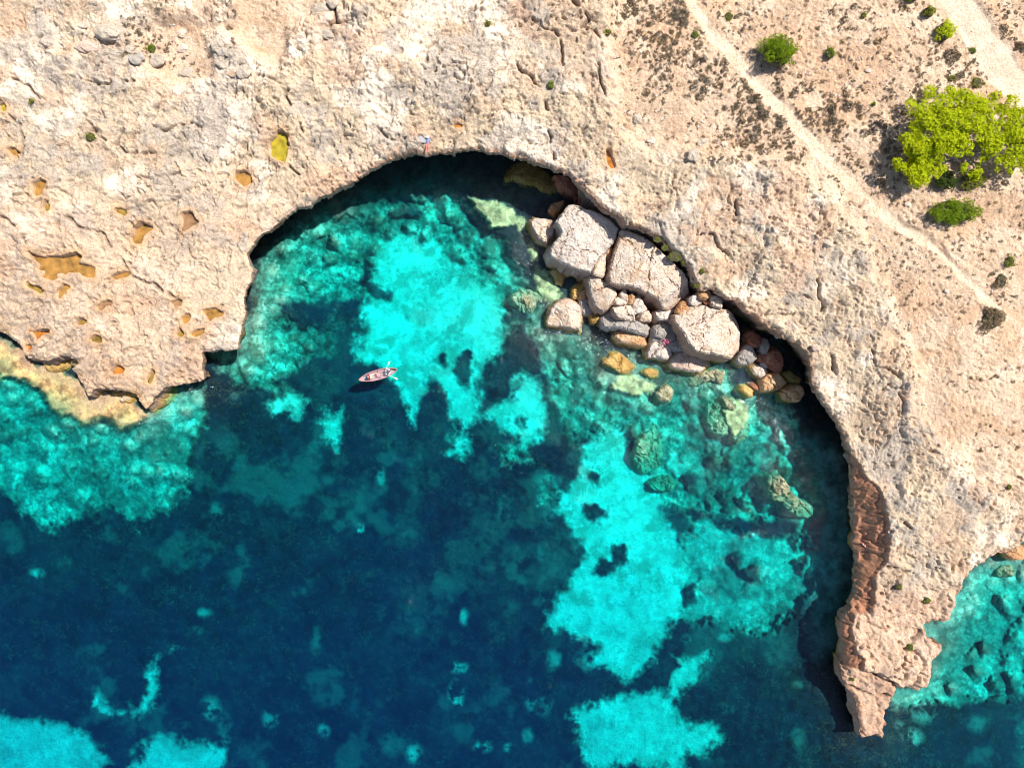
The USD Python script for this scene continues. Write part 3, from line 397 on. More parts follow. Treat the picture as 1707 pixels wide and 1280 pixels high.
# ------------------------------------------------------------------ land
print('land')
STEP = 1.55
ax, ay = axis(-30, 1737, STEP, 2600), axis(-30, 1310, STEP, 2600)
PX, PY = np.meshgrid(ax, ay)
X, Y = plan(PX, PY); X = X.astype(np.float32); Y = Y.astype(np.float32)
need = look(sd_land, PX, PY) > -1.5
def terrace(n, levels, step, sharp=.22):
    f = n * levels; fl = np.floor(f); return (fl + sst(0, sharp, f - fl)) * step
def rock_relief(X, Y, soft):
    """Weathered limestone: thin broken beds, crevices, karst pits. soft: 0 bare rock .. 1 soil."""
    wx, wy = X + 1.6 * (fbm(X, Y, 2.6, 4, 3, .6) - .5), Y + 1.6 * (fbm(X, Y, 2.6, 4, 7, .6) - .5)
    u, v = (wx + wy) * .7071 / 1.7, (wx - wy) * .7071                  # fabric runs from upper left to lower right
    hard = 1 - soft
    h = 1.2 * (fbm(X, Y, 14, 3, 20) - .5)
    region = sst(.40, .60, fbm(X, Y, 9, 3, 30)); reg2 = sst(.40, .6, fbm(X, Y, 6, 3, 33)); reg3 = sst(.38, .6, fbm(X, Y, 4, 3, 36))
    h = h + hard * (terrace(fbm(u, v, 7, 5, 37, .58), 9, .20) * .8 + terrace(fbm(u, v, 2.4, 4, 38, .6), 7, .10) * (.4 + .9 * reg2) + terrace(fbm(u, v, .8, 3, 39, .6), 5, .055) * (.5 + .8 * reg3))
    for sc, a, w, seed, k in ((6.0, .38, .012, 41, region), (2.4, .24, .016, 43, reg3), (1.0, .13, .03, 45, reg2)):
        r = np.abs(fbm(u, v, sc, 5, seed, .55) - .5); on = sst(.47, .58, fbm(X, Y, sc * .8, 2, seed + 1))
        h = h - hard * a * (.35 + .65 * k) * on * np.exp(-(r / w) ** 2)
    for cell, amp, w, seed in ((1.9, .20, reg2, 4), (.7, .075, .2 + .8 * region * reg3, 9)):
        f1, f2, rid, ox, oy = worley(u, v, cell, seed)
        h = h + hard * w * amp * ((rid - .5) * sst(0, .12, f2 - f1) + .8 / cell * (ox * (np.modf(rid * 7.3)[0] - .5) + oy * (np.modf(rid * 13.7)[0] - .5)))
    pn = fbm(wx, wy, .75, 3, 46, .55); pitz = sst(.48, .66, fbm(X, Y, 6, 3, 47)) * hard
    h = h - pitz * .26 * sst(.63, .72, pn) - hard * .16 * sst(.68, .75, fbm(wx, wy, .5, 2, 48))
    h = h + hard * .22 * (fbm(X, Y, 1.0, 5, 50, .66) - .5) * (.4 + .9 * reg3) + hard * .09 * (fbm(X, Y, .28, 2, 52) - .5)
    h = h + soft * (.20 * (fbm(X, Y, 1.6, 4, 55, .65) - .5) + .15 * (fbm(X, Y, .34, 2, 57) - .5) - .12 * sst(.62, .72, fbm(X, Y, .45, 2, 58)) * sst(.45, .6, fbm(X, Y, 3, 3, 59)))
    return h
soil = sst(-1.8, 1.8, look(sd_soil, PX, PY) + 5 * (fbm(X, Y, 5, 4, 60) - .5))
track = sst(-.5, .5, look(sd_track, PX, PY) + 1.6 * (fbm(X, Y, 2, 3, 61) - .5)); path = sst(-.45, .45, look(sd_path, PX, PY) + 1.1 * (fbm(X, Y, 1.6, 3, 62) - .5))
hs = base_h(PX, PY); up = look(sd_up, PX, PY) + .9 * (fbm(X, Y, 1.5, 3, 63) - .5)
right = sst(1270, 1310, PX) * sst(540, 575, PY)
step_down = right * (sst(.1, -.15, up) * np.where(PY > 1110, .5, .35) + np.where(PY > 1110, .4, 1.5) * np.clip(-up / 2.3, 0, 1))
relief = rock_relief(X, Y, np.clip(soil * .93, 0, 1))
cd = look(sdf_raster(CRACKS, 2), PX + 9 * (fbm(X, Y, 1.1, 3, 68) - .5), PY + 9 * (fbm(X, Y, 1.1, 3, 69) - .5))
CRKD = 1
crk = np.exp(-(np.minimum(cd, 0) / .13) ** 2) * sst(.34, .5, fbm(X, Y, 1.5, 2, 71)); relief = relief - .5 * crk + .16 * np.exp(-(np.minimum(cd + .5, 0) / .9) ** 2) * (fbm(X, Y, 2.5, 2, 75))
flat = np.maximum(track, path)
hh = hs + relief * (1 - .75 * flat) - .10 * flat - step_down
# pools: a hollow with its own level
pl = look(sd_pool, PX, PY)
lab, nlab = ndimage.label(mask_of(pool_polys)[::2, ::2])
lab_d = ndimage.distance_transform_edt(lab == 0, return_distances=False, return_indices=True)
lab_full = lab[tuple(lab_d)]
pidx = ndimage.map_coordinates(lab_full, [(PY + PAD) / 2, (PX + PAD) / 2], order=0, mode='nearest')
lev = np.zeros(nlab + 1)
inside = pl > -.12
m = ndimage.median(hh[inside], pidx[inside], np.arange(1, nlab + 1)); lev[1:] = m - .38
L = lev[pidx]
w = sst(-.10, .08, pl + .10 * (fbm(X, Y, .6, 2, 64) - .5))
near = sst(-.9, -.1, pl)
hh = np.where(near > 0, hh * (1 - near) + near * np.maximum(hh, L + .16 + .25 * fbm(X, Y, .8, 3, 65)), hh)
hh = hh * (1 - w) + w * (L - .12 + .10 * (fbm(X, Y, .9, 2, 66) - .5))
# a rounded, broken rim
sd = look(sd_land, PX, PY) + 1.0 * (fbm(X, Y, 1.3, 5, 67, .66) - .5) + .22 * (worley(X, Y, .9, 21)[2] - .5)
hh = hh - .30 * (1 - sst(0, .45, sd)) * (1 - soil)
hh = np.maximum(hh, .28)
# plain colours of rock, soil and stains
n1, n2, n3 = fbm(X, Y, 16, 4, 1), fbm(X, Y, 4.5, 5, 5), fbm(X, Y, 1.2, 5, 8, .6)
pinkside = sst(560, 180, PX + 300 * (n1 - .5)) * sst(180, 420, PY + 250 * (n1 - .5))
col = np.broadcast_to(np.array([.545, .455, .345]), X.shape + (3,)).copy()
col = mix(col, (.72, .645, .55), sst(.48, .64, n2) * .95)
col = mix(col, (.50, .385, .285), sst(.52, .75, fbm(X, Y, 6, 4, 12)) * .8)
col = mix(col, (.415, .375, .33), sst(.52, .66, fbm(X, Y, 3.2, 5, 16, .6)) * .9 * (1 - .5 * soil))
col = mix(col, (.54, .40, .30), pinkside * (.55 + .4 * (n2 - .5)))
col = mix(col, (.54, .37, .26), sst(.60, .72, fbm(X, Y, 4, 4, 24)) * .6)
col = mix(col, (.56, .42, .305), soil * .85)
col = mix(col, (.53, .365, .245), soil * sst(.5, .68, fbm(X, Y, 7, 4, 26)) * .75)
col = mix(col, (.655, .545, .43), soil * sst(.5, .66, fbm(X, Y, 3, 5, 28)) * .55)
col = mix(col, (.40, .30, .21), soil * sst(.56, .68, fbm(X, Y, .7, 3, 17, .7)) * sst(.44, .58, fbm(X, Y, 4, 3, 18)) * .7)
col = mix(col, (.73, .585, .45), path * .95); col = mix(col, (.68, .56, .455), track * .85)
col = mix(col, (.55, .34, .2), sst(1.0, 0, np.abs(look(sd_track, PX, PY) + 1.2)) * (PX > 1640) * .6)
dist_pool = sst(-1.1, -.1, pl + .8 * (n3 - .5)); col = mix(col, (.52, .33, .18), dist_pool * .6)
low = sst(2.7, .7, hh + 2.2 * (n2 - .5)) * (PX < 420); col = mix(col, (.50, .31, .13), low * .85)
tip = sst(940, 1010, PY) * (PX > 1350); col = mix(col, (.58, .40, .29), tip * .65)
ledge = right * (1 - sst(-.1, .3, up)); col = mix(col, (.36, .17, .10), ledge * np.where(PY > 1110, .25, .9))
rimc = (1 - sst(.05, .5, sd)) * sst(480, 620, PX); col = mix(col, (.40, .225, .15), rimc * .75)
col = col * (.80 + .40 * n3)[..., None] * np.array([.95, .88, .81])
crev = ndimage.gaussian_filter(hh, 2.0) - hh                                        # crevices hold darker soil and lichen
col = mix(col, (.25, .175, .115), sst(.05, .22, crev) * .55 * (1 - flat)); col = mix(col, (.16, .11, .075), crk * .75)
sdm = np.where(need, sd, -1.0)
vi, vj, vt, F, seg = clip(*PX.shape, sdm)
lerp = lambda a: (a.reshape(-1, *a.shape[2:])[vi].T * (1 - vt) + a.reshape(-1, *a.shape[2:])[vj].T * vt).T
vpx, vpy, vh, vhs, vcol = lerp(PX), lerp(PY), lerp(hh), lerp(hs), lerp(col)
vx, vy = plan(vpx, vpy); k = 1 - vhs / H
V = np.c_[vx * k, vy * k, vh]; N_ = normals(V, F)
cen = F[:, 0]
cls = np.zeros(len(F), int); vtr, vpa = lerp(track), lerp(path)
cls[vpa[cen] > .5] = 1; cls[vtr[cen] > .5] = 2
for c, nm, lb in ((0, 'rocky_ground', 'bare cream limestone plateau and dusty soil round the bay'), (1, 'footpath', 'narrow pale footpath worn across the dusty scrub'), (2, 'dirt_track', 'wide pale dirt track in the upper right corner')):
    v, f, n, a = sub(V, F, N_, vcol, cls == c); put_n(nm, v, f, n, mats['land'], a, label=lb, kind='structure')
# cliff face below the rim
gsx = ndimage.gaussian_filter(sd_land, 3); gy_, gx_ = np.gradient(gsx)
ox, oy = -look(gx_, vpx, vpy), look(gy_, vpx, vpy); ln = np.maximum(np.hypot(ox, oy), 1e-6); OD = np.c_[ox / ln, oy / ln]
uc = np.array([(0, 560, -.5), (150, 630, -.6), (250, 660, -.5), (343, 610, 1.8), (400, 580, 2.0), (415, 480, 2.6), (420, 430, 2.6), (470, 370, 2.6), (560, 325, 2.8), (650, 275, 4.0), (750, 258, 4.5), (850, 262, 4.5), (930, 290, 2.6), (985, 330, -.3), (1043, 377, -.3), (1100, 410, .2), (1160, 478, .3), (1220, 505, .9), (1290, 555, 1.0), (1335, 600, 1.9), (1370, 680, 2.3), (1400, 720, 2.3), (1425, 800, 2.0), (1435, 900, 1.8), (1435, 980, 1.7), (1404, 1060, 1.6), (1405, 1130, .9), (1430, 1200, .3), (1470, 1190, .1), (1530, 1130, .1), (1550, 1060, .1), (1590, 960, .2), (1650, 915, .2), (1707, 890, .5)])
und = RBFInterpolator(uc[:, :2], uc[:, 2], kernel='linear', smoothing=1)
rimv = np.unique(seg); ucut = np.zeros(len(V)); ucut[rimv] = und(np.c_[np.clip(vpx[rimv], 0, 1707), np.clip(vpy[rimv], 0, 1280)])
levels = []
for t, o in ((.03, .02), (.08, .0), (.16, -.12), (.28, -.35), (.42, -.62), (.58, -.82), (.74, -.95), (.88, -1.0), (1.0, -.9)):
    z = V[:, 2] + (-3.2 - V[:, 2]) * t; z = z - 7 * (t == 1.0)
    nz = fbm(vx + 3 * z, vy - 2 * z, 1.6, 3, 70) - .5 + .8 * (vnoise((vx + vy) * .35, z * 1.3, 3) - .5)
    levels.append((ucut * o * -1 * -1 + nz * (.9 * sst(0, .2, np.full(len(V), t))), z))
cv, cf = skirt(V, OD, seg, levels)
put_n('cliff_face', cv, cf, normals(cv, cf), mats['cliff'], label='undercut rusty cliff face dropping from the plateau into the bay', kind='structure')
LANDRES = (hh, ax, ay)
def ground(px, py):
    """World point on the land's surface seen at that place of the plan."""
    i = np.interp(px, ax, np.arange(len(ax))); j = np.interp(py, ay, np.arange(len(ay)))
    z = ndimage.map_coordinates(hh, [np.atleast_1d(j), np.atleast_1d(i)], order=1); s = base_h(np.atleast_1d(px), np.atleast_1d(py)); x, y = plan(np.atleast_1d(px), np.atleast_1d(py))
    r = np.c_[np.atleast_1d(x * (1 - s / H)), np.atleast_1d(y * (1 - s / H)), z]
    return r if np.ndim(px) else r[0]

# ------------------------------------------------------------------ rock pools
print('pools, boulders')
def exact_sdf(poly, PX, PY):
    p = np.asarray(poly, float); q = np.roll(p, -1, 0); x, y = PX.ravel(), PY.ravel(); best = np.full(x.shape, 1e9); ins = np.zeros(x.shape, bool)
    for (ax_, ay_), (bx, by) in zip(p, q):
        dx, dy = bx - ax_, by - ay_; t = np.clip(((x - ax_) * dx + (y - ay_) * dy) / max(dx * dx + dy * dy, 1e-9), 0, 1)
        best = np.minimum(best, np.hypot(x - ax_ - t * dx, y - ay_ - t * dy))
        c = (ay_ > y) != (by > y); ins ^= c & (x < (bx - ax_) * (y - ay_) / np.where(by == ay_, 1e-9, by - ay_) + ax_)
    return (np.where(ins, best, -best) * S).reshape(PX.shape)
for poly, tone, label in POOLS:
    c = np.mean(poly, 0); r = np.array(poly)
    b = ndimage.map_coordinates(lab_full, [[(r[:, 1].mean() + PAD) / 2], [(r[:, 0].mean() + PAD) / 2]], order=0)[0]
    z = lev[int(b)]
    gx_, gy_ = np.meshgrid(np.arange(r[:, 0].min() - 6, r[:, 0].max() + 6, 2.0), np.arange(r[:, 1].min() - 6, r[:, 1].max() + 6, 2.0))
    i, j, t, f, sg = clip(*gx_.shape, exact_sdf(poly, gx_, gy_) + .22)
    lp = lambda a: a.ravel()[i] * (1 - t) + a.ravel()[j] * t
    x, y = plan(lp(gx_), lp(gy_)); kk = 1 - base_h(lp(gx_), lp(gy_)) / H
    v = np.c_[x * kk, y * kk, np.full(len(x), z)]
    put('rock_pool', (v, f), '/World/Looks/pool_' + tone, label=label, cat='rock pool', group='coloured pools in the rock')

# ------------------------------------------------------------------ boulders traced from above
TOPS = []
def boulder(name, poly, z, mat, label, seed, bevel=.4, tilt=None, base=-2.6, rough=.5, step=1.5, cat=None, group=None):
    rg = np.random.default_rng(seed); r = np.array(poly)
    gx_, gy_ = np.meshgrid(np.arange(r[:, 0].min() - 4, r[:, 0].max() + 5, step), np.arange(r[:, 1].min() - 4, r[:, 1].max() + 5, step))
    x, y = plan(gx_, gy_); sd = exact_sdf(poly, gx_, gy_) + .07 + .20 * (fbm(x, y, .45, 3, seed, .6) - .5); size = max(sd.max(), .15)
    c = plan(*r.mean(0)); tilt = tilt or rg.uniform(-.12, .12, 2)
    h = z + (x - c[0]) * tilt[0] + (y - c[1]) * tilt[1]
    for _ in range(4):                                              # fracture planes cut the top
        a = rg.uniform(0, 2 * math.pi); g = rg.uniform(.15, 1.6); d = (x - c[0]) * math.cos(a) + (y - c[1]) * math.sin(a)
        h = np.minimum(h, z + .1 * size - g * (d - size * rg.uniform(.75, 1.2)))
    for _ in range(3):                                              # broad gentle faces
        a = rg.uniform(0, 2 * math.pi); h = np.minimum(h, z + .12 * size - rg.uniform(.15, .55) * ((x - c[0]) * math.cos(a) + (y - c[1]) * math.sin(a) + size * rg.uniform(-.1, .5)))
    for _ in range(2 if size > 1.9 else 1 if size > .85 else 0):                          # long joints
        a = rg.uniform(0, math.pi); d = (x - c[0]) * math.cos(a) + (y - c[1]) * math.sin(a) - rg.uniform(-.6, .6) * size + 1.5 * (fbm(x, y, 1.6, 5, seed + 13, .62) - .5)
        h = h - .24 * np.exp(-(d / .06) ** 2) * sst(.36, .5, fbm(x, y, .9, 2, seed + 14)) + rg.uniform(-.16, .16) * sst(-.05, .05, d)
    h = h - min(bevel, .5 * size) * .55 * (1 - np.clip(sd / min(.16, .5 * size), 0, 1))
    f1, f2, rid, _, _ = worley(x + .5 * fbm(x, y, 1, 2, seed), y, 1.3, seed + 3); h = h + rough * (.16 * (rid - .5) * sst(0, .12, f2 - f1) - .03 * (1 - sst(0, .06, f2 - f1)))
    f1, f2, rid, _, _ = worley(x, y, .5, seed + 9); h = h + rough * .04 * (rid - .5) * sst(0, .12, f2 - f1)
    h = h + rough * (terrace(fbm(x, y, 2.8, 5, seed + 7, .6), 7, .2) - .6 + .42 * (fbm(x, y, 1.2, 5, seed + 5, .66) - .5) + .14 * (fbm(x, y, .3, 2, seed + 6) - .5))
    r = np.abs(fbm(x, y, 2.6, 4, seed + 8) - .5); h = h - rough * .22 * np.exp(-(r / .018) ** 2)
    i, j, t, f, sg = clip(*gx_.shape, sd)
    lp = lambda a: a.ravel()[i] * (1 - t) + a.ravel()[j] * t
    x2, y2 = lp(x), lp(y); kk = 1 - max(z, 0) / H; v = np.c_[x2 * kk, y2 * kk, lp(h)]
    gy2, gx2 = np.gradient(ndimage.gaussian_filter(exact_sdf(poly, gx_, gy_), 1.5)); ox, oy = -lp(gx2), lp(gy2); l = np.maximum(np.hypot(ox, oy), 1e-6); od = np.c_[ox / l, oy / l]
    lv = []
    for tt, o in ((.04, .04), (.12, .10), (.25, .2), (.4, .32), (.6, .46), (1.0, .7)):
        zz = v[:, 2] + (base - v[:, 2]) * tt; nz = fbm(v[:, 0] + 2 * zz, v[:, 1] - zz, .9, 3, seed + 11) - .5
        lv.append((min(1, size) * o + .8 * nz * sst(0, .3, np.full(len(v), tt)), zz))
    wv, wf = skirt(v, od, sg, lv)
    TOPS.append((gx_, gy_, h, poly, z))
    put(name, (np.vstack([v, wv]), np.vstack([f, wf + len(v)])), mats[mat], label=label, cat=cat or name.replace('_', ' '), group=group)
for n, (name, poly, z, mat, label, kw) in enumerate(ROCKS):
    boulder(name, poly, z, mat, label, 100 + n, **({'rough': 1.3} if name == 'reef_rock' else {}), group={'boulder': 'boulders of the rockfall', 'rubble': None, 'ledge': 'low ledges of the left shore'}.get(name, 'rocks under the water'), **kw)

# ------------------------------------------------------------------ seabed
print('seabed')
SS = 2.2
bx, by = axis(-30, 1737, SS, 2900), axis(-30, 1310, SS, 2900)
PX, PY = np.meshgrid(bx, by); X, Y = plan(PX, PY)
rk = [p for nm, p, z, *_ in ROCKS if nm == 'boulder' and z > .1]
solid = mask_of([LAND] + rk)[::2, ::2]; dshore = ndimage.distance_transform_edt(~solid) * 2 * S
dsh = look(ndimage.gaussian_filter(dshore, 3), PX, PY)
wob = 7.0 * (fbm(X, Y, 3.2, 6, 80, .66) - .5); fine = 2.6 * (fbm(X, Y, .9, 4, 84, .7) - .5)
def band(polys, w, amp=1.0, f=.5): return sst(-w, w, look(sdf_raster(polys), PX, PY) + amp * wob * .5 + f * fine)
sand = band(SAND, .75, 1.1, .7); rocky = band(ROCKY, .8, 1.2, .7); shelf = band(SHELF, .6, .9); algae = band(ALGAE, .2, .4); holes = band(HOLES, .4, .6)
spots = np.zeros_like(X)
for cx, cy, rx, ry, s in SPOTS:
    d = np.hypot((PX - cx) / rx, (PY - cy) / ry); spots = np.maximum(spots, (s if s > .36 else .55 * s) * sst(1.45, .45, d + .30 * wob + .28 * fine) * sst(-.9, .5, wob + fine))
spots = np.maximum(spots, .10 * sst(.58, .75, fbm(X, Y, 5, 5, 90, .6)) * sst(4, 9, dsh))
sand = np.clip(sand - holes, 0, 1); rocky = np.clip(rocky - holes, 0, 1)
depth = -(.8 + .14 * np.minimum(dsh, 6) + .23 * np.maximum(dsh - 3, 0)); depth = np.maximum(depth, -7.5 - 2.5 * sst(700, 1200, PY) - 1.5 * sst(900, 0, PX) * sst(800, 1200, PY))
depth = depth - rocky * (1 - sand) * .7 * sst(1.0, 4.0, dsh) + .8 * (fbm(X, Y, 9, 3, 91) - .5)
f1, f2, rid, _, _ = worley(X + wob * .3, Y - wob * .3, 2.2, 30); g1, g2, gid, _, _ = worley(X, Y, .9, 34)
lump = (1.5 * (1 - sst(0, .75, f1)) * (.3 + rid) + .35 * (1 - sst(0, .7, g1)) * gid)
rk_only = rocky * (1 - sand) * (1 - .7 * band([ROCKY[5]], 1.2))
depth = depth + rk_only * lump * np.clip(-depth / 3, .25, 1) + sand * .05 * np.sin(X * 2 + wob * 4) * .5
grass = np.clip(1 - np.maximum(np.maximum(sand, rocky), np.maximum(spots, np.maximum(shelf, algae))), 0, 1)
depth = depth + grass * (.45 + .5 * (fbm(X, Y, 1.3, 3, 95) - .5))
depth = np.minimum(depth, -.35) + .0
depth = depth * (1 - shelf) + shelf * (.12 + .38 * (fbm(X, Y, 1.3, 5, 96, .66) - .5) - .07 * np.clip(dsh, 0, 6) - .15 * sst(.7, -.2, look(sdf_raster(SHELF), PX, PY)))
depth = depth * (1 - algae) + algae * (-.35 + .25 * (fbm(X, Y, .6, 3, 97) - .5))
land_in = look(sd_land, PX, PY); depth = np.where(land_in > 3, np.minimum(depth, -1.2), depth)
grain = np.clip(.5 + 1.9 * (fbm(X, Y, .75, 3, 98, .7) - .5), 0, 1); net = 1 - np.abs(2 * np.clip(.5 + 1.6 * (fbm(X + .4 * wob * .2, Y, .8, 3, 86, .6) - .5), 0, 1) - 1)
c = np.broadcast_to(np.array([.004, .008, .016]), X.shape + (3,)).copy() * (.25 + 1.6 * np.clip(.5 + 1.8 * (fbm(X, Y, 1.6, 5, 99, .68) - .5), 0, 1))[..., None]
c = mix(c, (.045, .072, .062), .7 * sst(.46, .66, fbm(X, Y, 3.4, 6, 88, .68)) * sst(350, 800, PX) * sst(1230, 900, PY)); c = mix(c, (.02, .035, .04), .4 * sst(.5, .7, fbm(X, Y, 5, 5, 81, .65)))
rc = np.broadcast_to(np.array([.20, .20, .13]), X.shape + (3,)) * (.35 + 1.3 * fbm(X, Y, 1.4, 4, 77, .65))[..., None]
rc = mix(rc, (.34, .36, .25), .55); rc = mix(rc, (.74, .74, .60), sst(.72, .95, net) * .8 * sst(.35, .6, fbm(X, Y, 2.2, 3, 87))); rc = mix(rc, (.62, .62, .48), sst(.55, .80, grain) * .7); rc = mix(rc, (.06, .07, .05), sst(.42, .22, grain) * .6); rc = mix(rc, (.06, .07, .05), (1 - sst(0, .12, f2 - f1)) * .55)
rc = mix(rc, (.16, .11, .09), sst(2.0, .8, dsh) * .5)
cave = sst(345, 315, PY) * sst(450, 520, PX) * sst(1000, 950, PX)
smooth_ = band([ROCKY[5]], 1.2); rc = mix(rc, (.50, .52, .45), smooth_ * .28); left_ = band([ROCKY[4], ROCKY[7]], 1.5); rc = mix(rc, (.60, .64, .58), left_ * .16)
rc = rc * np.array([.66, .74, .75]) * (.55 + .75 * sst(.35, .62, fbm(X, Y, 4.5, 4, 76, .6)))[..., None]
c = c * (1 - rocky[..., None]) + rc * rocky[..., None]
sc = np.broadcast_to(np.array([.62, .60, .50]), X.shape + (3,)) * (.62 + .76 * np.clip(.5 + 1.5 * (fbm(X, Y, 1.5, 5, 73, .66) - .5), 0, 1))[..., None]
sc = mix(sc, (.30, .33, .24), sst(.48, .64, fbm(X, Y, 2.6, 6, 74, .68)) * .85 * sst(1180, 1000, PY)); sc = mix(sc, (.34, .35, .26), sst(1.6, -.2, look(sdf_raster(SAND), PX, PY) + .9 * fine) * .6)
sc = mix(sc, (.80, .79, .70), sst(.55, .72, fbm(X, Y * 1.3, 1.0, 4, 79, .66)) * .7 * sst(1150, 1000, PY))
c = c * (1 - sand[..., None]) + sc * sand[..., None]
c = c * (1 - spots[..., None]) + np.array([.56, .55, .45]) * spots[..., None]
shc = np.broadcast_to(np.array([.46, .31, .14]), X.shape + (3,)) * (.4 + 1.2 * grain)[..., None]; shc = mix(shc, (.40, .34, .18), sst(.45, .6, fbm(X, Y, 1.5, 4, 72)) * .6); shc = mix(shc, (.22, .12, .06), sst(.55, .7, fbm(X, Y, 1.0, 4, 78, .66)) * .7); shc = mix(shc, (.33, .22, .17), sst(2.2, .6, dsh) * .5)
c = c * (1 - shelf[..., None]) + shc * shelf[..., None]
c = c * (1 - algae[..., None]) + (np.array([.44, .37, .2]) * (.4 + 1.2 * grain)[..., None]) * algae[..., None]
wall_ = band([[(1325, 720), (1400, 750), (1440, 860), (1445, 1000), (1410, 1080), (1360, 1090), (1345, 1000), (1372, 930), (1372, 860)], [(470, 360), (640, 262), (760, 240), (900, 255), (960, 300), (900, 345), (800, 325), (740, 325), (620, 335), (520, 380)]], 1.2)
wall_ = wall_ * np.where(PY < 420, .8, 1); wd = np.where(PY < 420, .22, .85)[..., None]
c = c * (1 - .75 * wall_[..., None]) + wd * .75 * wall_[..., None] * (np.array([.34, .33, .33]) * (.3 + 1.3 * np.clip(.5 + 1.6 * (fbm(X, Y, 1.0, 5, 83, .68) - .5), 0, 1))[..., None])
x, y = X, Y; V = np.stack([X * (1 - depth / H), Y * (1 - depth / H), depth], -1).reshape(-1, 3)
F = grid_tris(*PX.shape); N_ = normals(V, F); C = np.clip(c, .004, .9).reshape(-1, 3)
cls = np.zeros(PX.shape, int); cls[rocky > .5] = 2; cls[np.maximum(shelf, algae) > .5] = 2; cls[np.maximum(sand, spots) > .5] = 1
cls = cls.ravel()[F[:, 0]]
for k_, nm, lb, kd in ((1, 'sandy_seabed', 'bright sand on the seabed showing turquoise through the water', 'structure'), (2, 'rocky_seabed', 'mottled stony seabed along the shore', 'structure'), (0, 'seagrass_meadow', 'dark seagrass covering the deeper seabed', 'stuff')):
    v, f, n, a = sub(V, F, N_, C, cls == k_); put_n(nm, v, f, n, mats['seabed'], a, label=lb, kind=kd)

# ------------------------------------------------------------------ water: one clear body with real absorption
wb = trimesh.creation.box((500, 500, 30)); wb.apply_translation((0, 0, -15))
M('sea_water', {'g': ('geometry', {}), 'n': ('noise_texture', {'scale': 1.4, 'detail': 6.0, 'roughness': .62, 'distortion': .4}), 'b': ('bump', {'strength': .8, 'distance': .16}), 'f': ('fresnel', {'IOR': 1.33}),
    't': ('transparent_bsdf', {}), 'gl': ('glossy_bsdf', {'roughness': .03, 'color': (1, 1, 1)}), 'm': ('mix_closure', {}),
    'v': ('volume_coefficients', {'absorption_coeffs': (.75, .028, .013), 'scatter_coeffs': (.0002, .0016, .0090), 'phase': 'Henyey-Greenstein', 'anisotropy': 0.0})},
  [('g.position', 'n.vector'), ('n.fac', 'b.height'), ('b.normal', 'gl.normal'), ('f.fac', 'm.fac'), ('t.BSDF', 'm.closure1'), ('gl.BSDF', 'm.closure2')], surface='m.closure', volume='v.volume')
put('water', wb, '/World/Looks/sea_water', label='clear turquoise and navy sea water filling the bay', kind='structure')
# ------------------------------------------------------------------ vegetation
print('vegetation')
def leaf_mat(name, c1, c2, trans=.35):
    return M(name, {'g': ('geometry', {}), 'n': ('noise_texture', {'scale': 1.6, 'detail': 3.0}), 'w': ('math', {'math_type': 'multiply_add', 'value2': .55, 'value3': 0.0}), 'ad': ('math', {'math_type': 'multiply_add', 'value2': .55}),
                    'r': ('rgb_ramp', {'ramp': [(.2, c1), (.8, c2)]}), 'd': ('diffuse_bsdf', {}), 't': ('translucent_bsdf', {}), 'm': ('mix_closure', {'fac': trans})},
             [('g.random_per_island', 'w.value1'), ('g.position', 'n.vector'), ('n.fac', 'ad.value1'), ('w.value', 'ad.value3'), ('ad.value', 'r.fac'), ('r.color', 'd.color'), ('r.color', 't.color'), ('d.BSDF', 'm.closure1'), ('t.BSDF', 'm.closure2')], 'm.closure')
L_PINE = leaf_mat('pine_needles', (.36, .42, .012), (.80, .80, .02), .28); L_LIME = leaf_mat('lime_leaves', (.42, .48, .012), (.82, .84, .02), .28); L_BUSH = leaf_mat('bush_leaves', (.13, .20, .012), (.42, .50, .02), .3)
L_DARK = leaf_mat('shaded_bush_leaves', (.045, .075, .012), (.11, .16, .02)); L_MOSS = leaf_mat('moss_leaves', (.20, .22, .02), (.42, .42, .05)); L_BROWN = leaf_mat('brown_twigs', (.20, .145, .085), (.46, .35, .22), .25); L_GREY = leaf_mat('grey_twigs', (.19, .155, .11), (.44, .365, .27), .25)
M('bark', {'g': ('geometry', {}), 'n': ('noise_texture', {'scale': 6.0, 'detail': 4.0}), 'r': ('rgb_ramp', {'ramp': [(.3, (.12, .09, .07)), (.7, (.36, .32, .28))]}), 'p': ('principled_bsdf', {'roughness': .9})}, [('g.position', 'n.vector'), ('n.fac', 'r.fac'), ('r.color', 'p.base_color')], 'p.BSDF')
M('twig_core', {'p': ('principled_bsdf', {'base_color': (.05, .045, .02), 'roughness': 1.0})}, [], 'p.BSDF')
def leaves(P, N, size, rg, spread=.8):
    """Small bent leaf sprays: a kite of two triangles at each point, turned mostly outwards."""
    n = len(P); d = N + spread * rg.normal(size=(n, 3)); d /= np.linalg.norm(d, axis=1, keepdims=True)
    a = np.cross(d, rg.normal(size=(n, 3))); a /= np.linalg.norm(a, axis=1, keepdims=True) + 1e-9; b = np.cross(d, a)
    l = size * rg.uniform(.6, 1.4, (n, 1)); w = l * rg.uniform(.25, .5, (n, 1))
    v = np.stack([P - a * l * .5, P + b * w * .6 + d * l * .12, P + a * l * .5, P - b * w * .6 + d * l * .12], 1).reshape(-1, 3)
    k = np.arange(n)[:, None] * 4
    return v, np.vstack([k + [0, 1, 2], k + [0, 2, 3]])
